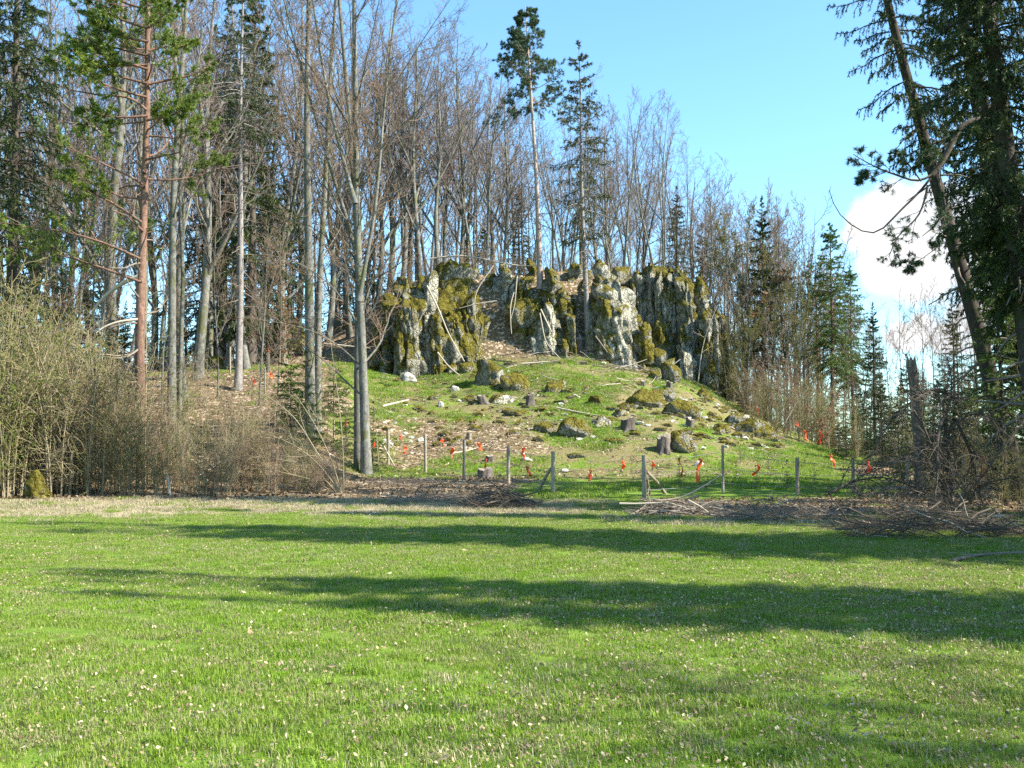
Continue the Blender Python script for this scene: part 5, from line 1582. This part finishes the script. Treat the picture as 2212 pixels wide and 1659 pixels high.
# ------------------------------------------------------------------ orange tapes, each tied to a thin planted seedling
RIB = [(865, 946, 10), (874, 972, 16), (955, 956, 14), (976, 978, 22), (1033, 965, 16), (1049, 1005, 26), (1128, 981, 28), (1138, 1019, 22), (1276, 1028, 24), (1346, 1005, 17), (1410, 1003, 12), (1468, 1010, 40), (807, 963, 14), (750, 915, 10), (1512, 1017, 50), (1638, 1017, 24), (1796, 996, 24), (1876, 1011, 26), (1951, 985, 14), (2098, 986, 14), (2125, 1011, 46), (2206, 987, 26), (1634, 888, 16), (1720, 918, 22), (1739, 942, 22), (1771, 945, 26)]
RIBL = [(423, 760, 12), (451, 756, 24), (479, 754, 16), (490, 772, 10), (510, 806, 10), (546, 825, 12), (583, 812, 12), (578, 754, 14), (714, 663, 12), (741, 658, 10)]
def ribbon(x, y, L, where, wfac=1.0):
    rng = np.random.default_rng(int(x * 31 + y))
    foot = G(x, y + L * .5 + 14)
    Y = foot[1]
    px = Y / F
    c = P(x, y - L / 2, Y)
    c[2] = max(c[2], foot[2] + L * px + .05)
    # the seedling that carries it
    g = Geo()
    hh = c[2] - foot[2] + .12
    q = np.stack([rng.normal(0, .01, 6), rng.normal(0, .01, 6), np.linspace(-.1, hh, 6)], -1)
    tubes(g, q, np.linspace(.012, .006, 6), 5)
    A, AR = sprout(rng, q[None], np.full((1, 6), .01), 6, .4, 1, R(50), R(12), .3, 3, .1, .1, .5, .004, .6)
    tubes(g, A, AR, 3)
    s_ = obj('bare_seedling', g.mesh('bare_seedling', MT['deadwood']))
    s_.location = foot
    s_['category'] = 'sapling'
    s_['group'] = 'bare seedlings carrying orange tape'
    ranked(s_, 'bare seedling carrying orange tape', where)
    # the tape: a knot about the stem and a curled, folded tail
    n = 12
    t = np.linspace(0, 1, n)
    ln = L * px
    sway = rng.uniform(-.5, .5)
    ctr = np.stack([.02 + ln * sway * t ** 1.5 + .05 * ln * np.sin(t * 7 + rng.random() * 6), -.02 - .08 * np.sin(t * 5 + rng.random() * 6), -ln * t * (1 - .1 * abs(sway))], -1)
    ang = rng.uniform(-.6, .6) + 1.1 * np.sin(t * rng.uniform(2, 5) + rng.random() * 6)
    wd = .5 * wfac * min(.17, max(.08, 7.5 * px)) * (1 + .35 * np.sin(t * 9 + rng.random() * 6)) * (.75 + .25 * sst(0, .15, t))
    side = np.stack([np.cos(ang), np.sin(ang), .15 * np.sin(t * 6)], -1)
    nor = nrm(np.cross(side, np.array([0, 0, 1.])))
    th = .003
    ring = np.stack([ctr - side * wd[:, None] + nor * th, ctr + nor * (th + .02), ctr + side * wd[:, None] + nor * th, ctr + side * wd[:, None] - nor * th, ctr + nor * (.02 - th), ctr - side * wd[:, None] - nor * th], 1)
    v = ring.reshape(-1, 3)
    j = np.arange(6)
    q = np.concatenate([np.stack([k * 6 + j, k * 6 + (j + 1) % 6, (k + 1) * 6 + (j + 1) % 6, (k + 1) * 6 + j], -1) for k in range(n - 1)])
    g = Geo()
    g.add(v, np.concatenate([q, [[0, 5, 4, 1], [1, 4, 3, 2]], [[(n - 1) * 6, (n - 1) * 6 + 1, (n - 1) * 6 + 4, (n - 1) * 6 + 5], [(n - 1) * 6 + 1, (n - 1) * 6 + 2, (n - 1) * 6 + 3, (n - 1) * 6 + 4]]]))
    a = np.linspace(0, 6.283, 9)
    tubes(g, np.stack([.03 * np.cos(a), .03 * np.sin(a), .01 * np.sin(2 * a)], -1), np.full(9, .02), 5)
    o = obj('marking_tape', g.mesh('marking_tape', MT['ribbon'], False))
    o.location = (foot[0], foot[1], c[2])
    o['category'] = 'marking tape'
    o['group'] = 'orange tapes tied to planted seedlings'
    ranked(o, 'bright orange marking tape', where)
for x, y, L in RIB:
    w_ = 'behind the left fence' if x < 1200 else ('around the right fence' if y > 950 else 'below the far wood')
    ribbon(x, y, L, w_)
for x, y, L in RIBL:
    ribbon(x, y, L, 'by the ridge fence', .8)

# ------------------------------------------------------------------ brushwood heaps
def heap(name, label, x0, x1, yf, depth, height, nbig, nsmall, seed, mat, rbig=.03, lbig=1.8, pale=.2, mound=True, skew=0.0):
    rng = np.random.default_rng(seed)
    a, c = G(x0, yf), G(x1, yf)
    ctr = (a + c) / 2
    ctr[1] += depth * .3
    ctr[2] = Hs(ctr[0], ctr[1])
    hw = abs(c[0] - a[0]) / 2
    t = thing(name, label, 'brushwood', ctr)
    def sticks(n, L, r, m=6):
        u = rng.uniform(-1, 1, n)
        v = rng.uniform(-1, 1, n)
        px, py = u * hw, v * depth / 2
        top = height * np.clip(1 - u ** 2, 0, 1) * np.clip(1 - .8 * v ** 2, 0, 1)
        pz = H(ctr[0] + px, ctr[1] + py) - ctr[2] + top * rng.random(n) ** .7 + .02
        az = rng.normal(skew, .55, n) + np.where(rng.random(n) < .5, 0, math.pi)
        el = rng.normal(.04, .26, n)
        d = np.stack([np.cos(az) * np.cos(el), np.sin(az) * np.cos(el), np.sin(el)], -1)
        ll = L * rng.uniform(.5, 1.3, n)
        pts = [np.stack([px, py, pz], -1) - d * ll[:, None] / 2]
        for k in range(m - 1):
            pts.append(pts[-1] + d * (ll / (m - 1))[:, None])
            d = nrm(d + rng.normal(0, .17, d.shape) + [0, 0, -.03])
        q = np.stack(pts, 1)
        zf = H(ctr[0] + q[..., 0], ctr[1] + q[..., 1]) - ctr[2] + .012
        q[..., 2] = np.maximum(q[..., 2], zf)
        return q, (r * rng.uniform(.5, 1.3, n))[:, None] * np.linspace(1, .45, m)[None]
    q, rr = sticks(nbig, lbig, rbig)
    for k in range(nbig):
        g = Geo()
        tubes(g, q[k], rr[k], 6, cap=True)
        obj('stick', g.mesh('heap_stick', MT['palewood' if rng.random() < pale else mat]), t)
    q, rr = sticks(nsmall, lbig * .55, rbig * .22)
    A, AR = sprout(rng, q, rr, 3, .2, 1, R(45), R(15), .4, 3, 0, .15, .6, .003, .6)
    g = Geo()
    tubes(g, q, rr, 3)
    tubes(g, A, AR, 3)
    obj('twigs', g.mesh('heap_twigs', MT[mat]), t, kind='stuff')
    return t
heap('brush_heap', 'heap of thick weathered sticks in front of the right gate post', 1385, 1560, 1116, 1.2, .34, 40, 120, 1, 'deadwood', .024, 1.5, .35)
heap('brush_heap', 'long low heap of brown twigs between stick heap and dark brush', 1560, 1830, 1126, 1.2, .36, 56, 300, 2, 'deadwood', .015, 1.2, .08)
heap('brush_heap', 'dark brush mound at the meadow edge left of the gateway', 1000, 1150, 1100, 1.6, .55, 40, 260, 3, 'darkwood', .018, 1.2, .12)
heap('brush_heap', 'flat scatter of branches on leaves below the left fence', 830, 1010, 1088, 2.0, .14, 30, 160, 4, 'deadwood', .013, 1.2, .15)
heap('brush_heap', 'thin brushwood drift behind the twin-stemmed beech foot', 790, 960, 1050, 1.8, .16, 22, 120, 5, 'deadwood', .013, 1.2, .25)
heap('brush_heap', 'wide dark heap of dead brush at the right meadow edge', 1840, 2250, 1160, 2.0, .55, 90, 520, 6, 'darkwood', .016, 1.4, .03)
heap('debris_heap', 'debris of pale branches below the cliff centre', 1060, 1280, 792, 3.0, .2, 34, 140, 7, 'deadwood', .03, 1.5, .45)
heap('debris_heap', 'branch debris under the right pillars', 1300, 1460, 812, 2.6, .2, 26, 110, 8, 'deadwood', .03, 1.5, .45)
heap('debris_heap', 'sticks scattered on the middle slope', 1090, 1480, 866, 6.0, .06, 30, 90, 9, 'deadwood', .025, 1.3, .5)
# the tangled dead crown
rng = np.random.default_rng(12)
b = G(2062, 1120)
YD = b[1]
tangle = thing('dead_tree_crown', 'tangled dark dead tree crown leaning on the ground before the broken trunk', 'dead tree', b)
arcs = [[(2060, 1110), (1990, 950), (1950, 860), (1899, 911), (1880, 960)], [(2045, 900), (2000, 841), (1940, 870), (1899, 911)], [(2069, 862), (2000, 841), (1960, 862)], [(2045, 900), (2034, 952), (1930, 1005), (1791, 1067)], [(2060, 1100), (2075, 980), (2069, 862), (2080, 800)],
        [(2060, 1100), (2120, 960), (2180, 900)], [(2050, 1110), (2010, 1020), (1960, 990), (1910, 1000)], [(2050, 930), (2090, 890), (2140, 905), (2170, 930)], [(2070, 1100), (2130, 1040), (2200, 1030)], [(2050, 1110), (1980, 1060), (1900, 1050), (1840, 1080)],
        [(2045, 900), (2048, 960), (2052, 1040), (2056, 1110)], [(2060, 905), (2066, 980), (2072, 1100)], [(2035, 905), (2000, 960), (1985, 1060), (1975, 1120)], [(2065, 905), (2110, 980), (2140, 1110)], [(2045, 895), (2050, 830), (2040, 770)], [(1791, 1067), (1850, 1040), (1930, 1030), (2010, 1060)]]
AL = []
for l in arcs:
    q = resample(dline(l, YD), 12) - b
    q[:, 1] += rng.uniform(-1.0, 1.0) * np.sin(np.linspace(0, 2.2, 12))
    AL.append(q)
    g = Geo()
    tubes(g, q, np.linspace(.034, .010, 12) * rng.uniform(.6, 1.2), 6)
    obj('branch', g.mesh('dead_branch', MT['darkwood']), tangle)
AL = np.stack(AL)
A, AR = sprout(rng, AL, np.linspace(.03, .01, 12)[None].repeat(len(AL), 0), 26, .1, 1, R(48), R(18), .36, 6, -.09, .2, .5, .007, .4)
B, BR = sprout(rng, A, AR, 7, .15, 1, R(48), R(18), .5, 4, -.06, .2, .6, .005, .5)
g = Geo()
tubes(g, A, AR, 4)
tubes(g, B, BR, 3)
obj('twigs', g.mesh('dead_crown_twigs', MT['darkwood']), tangle, kind='stuff')

# ------------------------------------------------------------------ grass, leaves, litter
def blades(seed, size, n, hl, hw, clump=0):
    rng = np.random.default_rng(seed)
    p = rng.uniform(-size / 2, size / 2, (n, 2))
    if clump:
        cc = rng.uniform(-size / 2, size / 2, (clump, 2))
        p = cc[rng.integers(0, clump, n)] + rng.normal(0, size * .07, (n, 2))
    a = rng.random(n) * 6.283
    L = hl * rng.uniform(.35, 1.25, n)
    bend = rng.uniform(.2, 1.1, n)
    d = np.stack([np.cos(a), np.sin(a), 0 * a], -1)
    s = np.stack([-np.sin(a), np.cos(a), 0 * a], -1) * hw * .5
    b = np.stack([p[:, 0], p[:, 1], 0 * a - .005], -1)
    mid = b + d * (L * .25 * bend)[:, None] + np.array([0, 0, 1]) * (L * .6)[:, None]
    tip = b + d * (L * .85 * bend)[:, None] + np.array([0, 0, 1]) * (L * (1 - .28 * bend))[:, None]
    v = np.stack([b - s, b + s, mid + s * .8, mid - s * .8, tip], 1).reshape(-1, 3)
    i = np.arange(n)[:, None] * 5
    return v, i + np.array([[0, 1, 2, 3]]), i + np.array([[3, 2, 4]])

def scatter(name, pts, rotz, scl, idx, meshes, normals=None):
    """One object that sets out patches of blades on given points."""
    me = bpy.data.meshes.new(name)
    me.vertices.add(len(pts))
    me.vertices.foreach_set('co', np.asarray(pts, np.float32).ravel())
    rx = np.zeros((len(pts), 3), np.float32)
    if normals is not None:
        rx[:, 0] = np.arctan2(-normals[:, 1], normals[:, 2])
        rx[:, 1] = np.arctan2(normals[:, 0], normals[:, 2])
    rx[:, 2] = 0
    for nm, tp, dat in (('rot', 'FLOAT_VECTOR', rx.ravel()), ('spin', 'FLOAT', rotz.astype(np.float32)), ('scl', 'FLOAT', scl.astype(np.float32)), ('idx', 'INT', idx.astype(np.int32))):
        at_ = me.attributes.new(nm, tp, 'POINT')
        at_.data.foreach_set('vector' if tp == 'FLOAT_VECTOR' else 'value', dat)
    me.update()
    o = obj(name, me, kind='stuff')
    srcs = [bpy.data.objects.new(name + '_patch', m) for m in meshes]
    ng = bpy.data.node_groups.new(name + '_set_out', 'GeometryNodeTree')
    ng.interface.new_socket('Geometry', in_out='INPUT', socket_type='NodeSocketGeometry')
    ng.interface.new_socket('Geometry', in_out='OUTPUT', socket_type='NodeSocketGeometry')
    N = ng.nodes.new
    gi, go = N('NodeGroupInput'), N('NodeGroupOutput')
    jn = N('GeometryNodeJoinGeometry')
    def attr(nm, tp):
        a_ = N('GeometryNodeInputNamedAttribute')
        a_.data_type = tp
        a_.inputs['Name'].default_value = nm
        return a_.outputs['Attribute']
    for k, s_ in enumerate(srcs):
        oi = N('GeometryNodeObjectInfo')
        oi.inputs['Object'].default_value = s_
        oi.inputs['As Instance'].default_value = True
        eq = N('FunctionNodeCompare')
        eq.data_type = 'INT'
        eq.operation = 'EQUAL'
        ng.links.new(attr('idx', 'INT'), eq.inputs[2])
        eq.inputs[3].default_value = k
        ip = N('GeometryNodeInstanceOnPoints')
        ng.links.new(gi.outputs[0], ip.inputs['Points'])
        ng.links.new(eq.outputs[0], ip.inputs['Selection'])
        ng.links.new(oi.outputs['Geometry'], ip.inputs['Instance'])
        ng.links.new(attr('rot', 'FLOAT_VECTOR'), ip.inputs['Rotation'])
        ng.links.new(attr('scl', 'FLOAT'), ip.inputs['Scale'])
        cx = N('ShaderNodeCombineXYZ')
        ng.links.new(attr('spin', 'FLOAT'), cx.inputs[2])
        ri = N('GeometryNodeRotateInstances')
        ng.links.new(ip.outputs[0], ri.inputs['Instances'])
        ng.links.new(cx.outputs[0], ri.inputs['Rotation'])
        ng.links.new(ri.outputs[0], jn.inputs[0])
    ng.links.new(jn.outputs[0], go.inputs[0])
    md = o.modifiers.new('set_out', 'NODES')
    md.node_group = ng
    return o

def normals_at(x, y):
    e = .25
    nxv = -(H(x + e, y) - H(x - e, y)) / (2 * e)
    nyv = -(H(x, y + e) - H(x, y - e)) / (2 * e)
    return nrm(np.stack([nxv, nyv, np.ones_like(nxv)], -1))

rng = np.random.default_rng(99)
PM = [Geo().add(*blades(900 + k, .62, 2100, .042, .0036)).mesh('meadow_patch', MT['grass']) for k in range(4)]
PM += [Geo().add(*blades(910 + k, .62, 1000, .062, .0045, 12)).mesh('meadow_tuft_patch', MT['grass']) for k in range(2)]
X, Y_ = np.meshgrid(np.arange(-26, 26, .42), np.arange(1.5, 28.4, .42))
x, y = X.ravel() + rng.uniform(-.2, .2, X.size), Y_.ravel() + rng.uniform(-.2, .2, X.size)
k = np.abs(x) < .62 * y + 4.5
x, y = x[k], y[k]
li, dr, hi = zones(x, y)
k = rng.random(len(x)) > np.maximum(li * 1.1, dr * .72)
x, y = x[k], y[k]
idx = np.where(rng.random(len(x)) < .16, rng.integers(4, 6, len(x)), rng.integers(0, 4, len(x)))
thin = fbm(np.stack([x, y, 0 * x], -1) * .5, 55, 3)
scatter('meadow_grass', np.stack([x, y, H(x, y)], -1), rng.random(len(x)) * 6.283, rng.uniform(.75, 1.2, len(x)) * (1 + .25 * thin), idx, PM)
PS = [Geo().add(*blades(920 + k, .8, 420, .10, .006, 10)).mesh('straw_patch', MT['straw']) for k in range(3)]
X, Y_ = np.meshgrid(np.arange(-22, 22, .5), np.arange(18, 29.5, .5))
x, y = X.ravel() + rng.uniform(-.25, .25, X.size), Y_.ravel() + rng.uniform(-.25, .25, X.size)
li, dr, hi = zones(x, y)
k = (np.abs(x) < .62 * y + 3) & (rng.random(len(x)) < dr * .9 * (1 - li * .6))
x, y = x[k], y[k]
scatter('dry_grass', np.stack([x, y, H(x, y)], -1), rng.random(len(x)) * 6.283, rng.uniform(.5, 1.1, len(x)), rng.integers(0, 3, len(x)), PS)
PT = [Geo().add(*blades(940 + k, .7, 170, .055, .0045, 9)).mesh('straw_wisp_patch', MT['straw']) for k in range(3)]
X, Y_ = np.meshgrid(np.arange(-20, 20, .6), np.arange(2.5, 25, .6))
x, y = X.ravel() + rng.uniform(-.3, .3, X.size), Y_.ravel() + rng.uniform(-.3, .3, X.size)
k = (np.abs(x) < .6 * y + 3) & (rng.random(len(x)) < np.clip(.2 + 1.0 * fbm(np.stack([x, y, 0 * x], -1) * .45, 58, 3), 0.03, .9))
x, y = x[k], y[k]
scatter('straw_wisps', np.stack([x, y, H(x, y)], -1), rng.random(len(x)) * 6.283, rng.uniform(.6, 1.15, len(x)), rng.integers(0, 3, len(x)), PT)
PH = [Geo().add(*blades(930 + k, 1.1, 520, .12, .013, 26)).mesh('hill_patch', MT['hillgrass']) for k in range(4)]
X, Y_ = np.meshgrid(np.arange(-18, 27, .62), np.arange(28.6, 63, .62))
x, y = X.ravel() + rng.uniform(-.3, .3, X.size), Y_.ravel() + rng.uniform(-.3, .3, X.size)
li, dr, hi = zones(x, y)
gr = fbm(np.stack([x, y, 0 * x], -1) * .28, 66, 4)
dxs = 1106 + F * x / y
green = sst(-.06, .16, gr + .14 * sst(36.5, 33, y) + .22 * sst(1150, 900, dxs) * sst(46, 50, y) * sst(58, 56, y))
k = (dxs > 380) & (dxs < 2260) & (rng.random(len(x)) < green * (1 - .97 * li) * np.where(dxs < 690, .55, 1) * np.where(y > 58, .45, 1))
x, y, gr = x[k], y[k], gr[k]
scatter('hillside_grass', np.stack([x, y, H(x, y)], -1), rng.random(len(x)) * 6.283, rng.uniform(.6, 1.15, len(x)), rng.integers(0, 4, len(x)), PH, normals_at(x, y))

def leaf_sheet(name, x, y, size, mat, lift, seed, up=.6):
    rng = np.random.default_rng(seed)
    n = len(x)
    z = H(x, y) + lift * (.25 + .75 * rng.random(n))
    nn = nrm(np.stack([rng.normal(0, up, n), rng.normal(0, up, n), np.ones(n)], -1))
    a = nrm(np.cross(nn, rng.normal(size=(n, 3))))
    b = np.cross(nn, a)
    s = (size * rng.uniform(.45, 1.45, n))[:, None]
    c = np.stack([x, y, z], -1)
    cu = (rng.uniform(-.15, .7, n))[:, None]
    wd = (rng.uniform(.35, .75, n))[:, None]
    L = [c - a * s, c + a * s * rng.uniform(.8, 1.2, (n, 1)) + nn * s * cu * .7, c + a * s * .1 + b * s * wd + nn * s * cu, c + a * s * .25 - b * s * wd + nn * s * cu * rng.uniform(-.5, 1.2, (n, 1)), c + a * s * .55 + b * s * wd * .8 + nn * s * cu * 1.1]
    v = np.stack(L, 1).reshape(-1, 3)
    i = np.arange(n)[:, None] * 5
    t = np.concatenate([i + np.array([[0, 1, 2]]), i + np.array([[1, 4, 2]]), i + np.array([[0, 3, 1]])])
    return obj(name, Geo().add(v, None, t).mesh(name, MT[mat], False), kind='stuff')

n = 46000
y = 3.0 + 24.5 * rng.random(n) ** .85
x = rng.uniform(-1, 1, n) * (.6 * y + 2)
p = np.stack([x, y, 0 * x], -1)
den = .40 + 1.0 * fbm(p * .5, 71, 3) + .5 * fbm(p * 2.6, 72, 3) + .32 * sst(-3, 1, x) * sst(14, 9, y) + .2 * sst(7, 4, y)
k = rng.random(n) < np.clip(den, .08, 1)
x, y = x[k], y[k]
m = rng.integers(1, 9, len(x))
x, y, w_ = np.repeat(x, m), np.repeat(y, m), np.repeat(rng.uniform(.02, .10, len(x)), m)
x, y = x + rng.normal(0, 1, len(x)) * w_ * 1.5, y + rng.normal(0, 1, len(y)) * w_
leaf_sheet('fallen_leaves', x, y, .0115, 'paleleaf', .044, 1, .9)
n = 500
y = 3.5 + 22 * rng.random(n)
x = rng.uniform(-1, 1, n) * (.6 * y + 2)
leaf_sheet('large_fallen_leaves', x, y, .026, 'paleleaf', .04, 4, .9)
n = 70000
y = rng.uniform(21.5, 60, n)
x = (rng.uniform(-60, 2260, n) - 1106) / F * y
li, dr, hi = zones(x, y)
k = rng.random(n) < np.clip(li, 0, 1) * .9
leaf_sheet('leaf_litter', x[k], y[k], .045, 'brownleaf', .07, 2, .6)
n = 9000
y = rng.uniform(36, 58, n)
x = (rng.uniform(800, 1700, n) - 1106) / F * y
k = rng.random(n) < .6
leaf_sheet('slope_leaves', x[k], y[k], .05, 'paleleaf', .10, 3, .6)

n = 1500
y = rng.uniform(37, 58.5, n)
x = (rng.uniform(800, 1700, n) - 1106) / F * y
k = fbm(np.stack([x, y, 0 * x], -1) * .35, 91, 3) + .3 * sst(50, 57, y) + rng.normal(0, .2, n) > .05
x, y = x[k], y[k]
n = len(x)
az = rng.random(n) * 6.283
L = rng.uniform(.2, .9, n)
tt = np.linspace(-.5, .5, 4)
px_ = x[:, None] + np.cos(az)[:, None] * L[:, None] * tt + rng.normal(0, .03, (n, 4))
py_ = y[:, None] + np.sin(az)[:, None] * L[:, None] * tt
pz_ = H(px_, py_) + .03 + rng.uniform(0, .1, (n, 4))
g = Geo()
tubes(g, np.stack([px_, py_, pz_], -1), rng.uniform(.008, .022, (n, 1)) * np.linspace(1, .6, 4)[None], 3)
obj('twig_litter', g.mesh('twig_litter', MT['deadwood']), kind='stuff')
label_ranked()
bpy.context.view_layer.update()
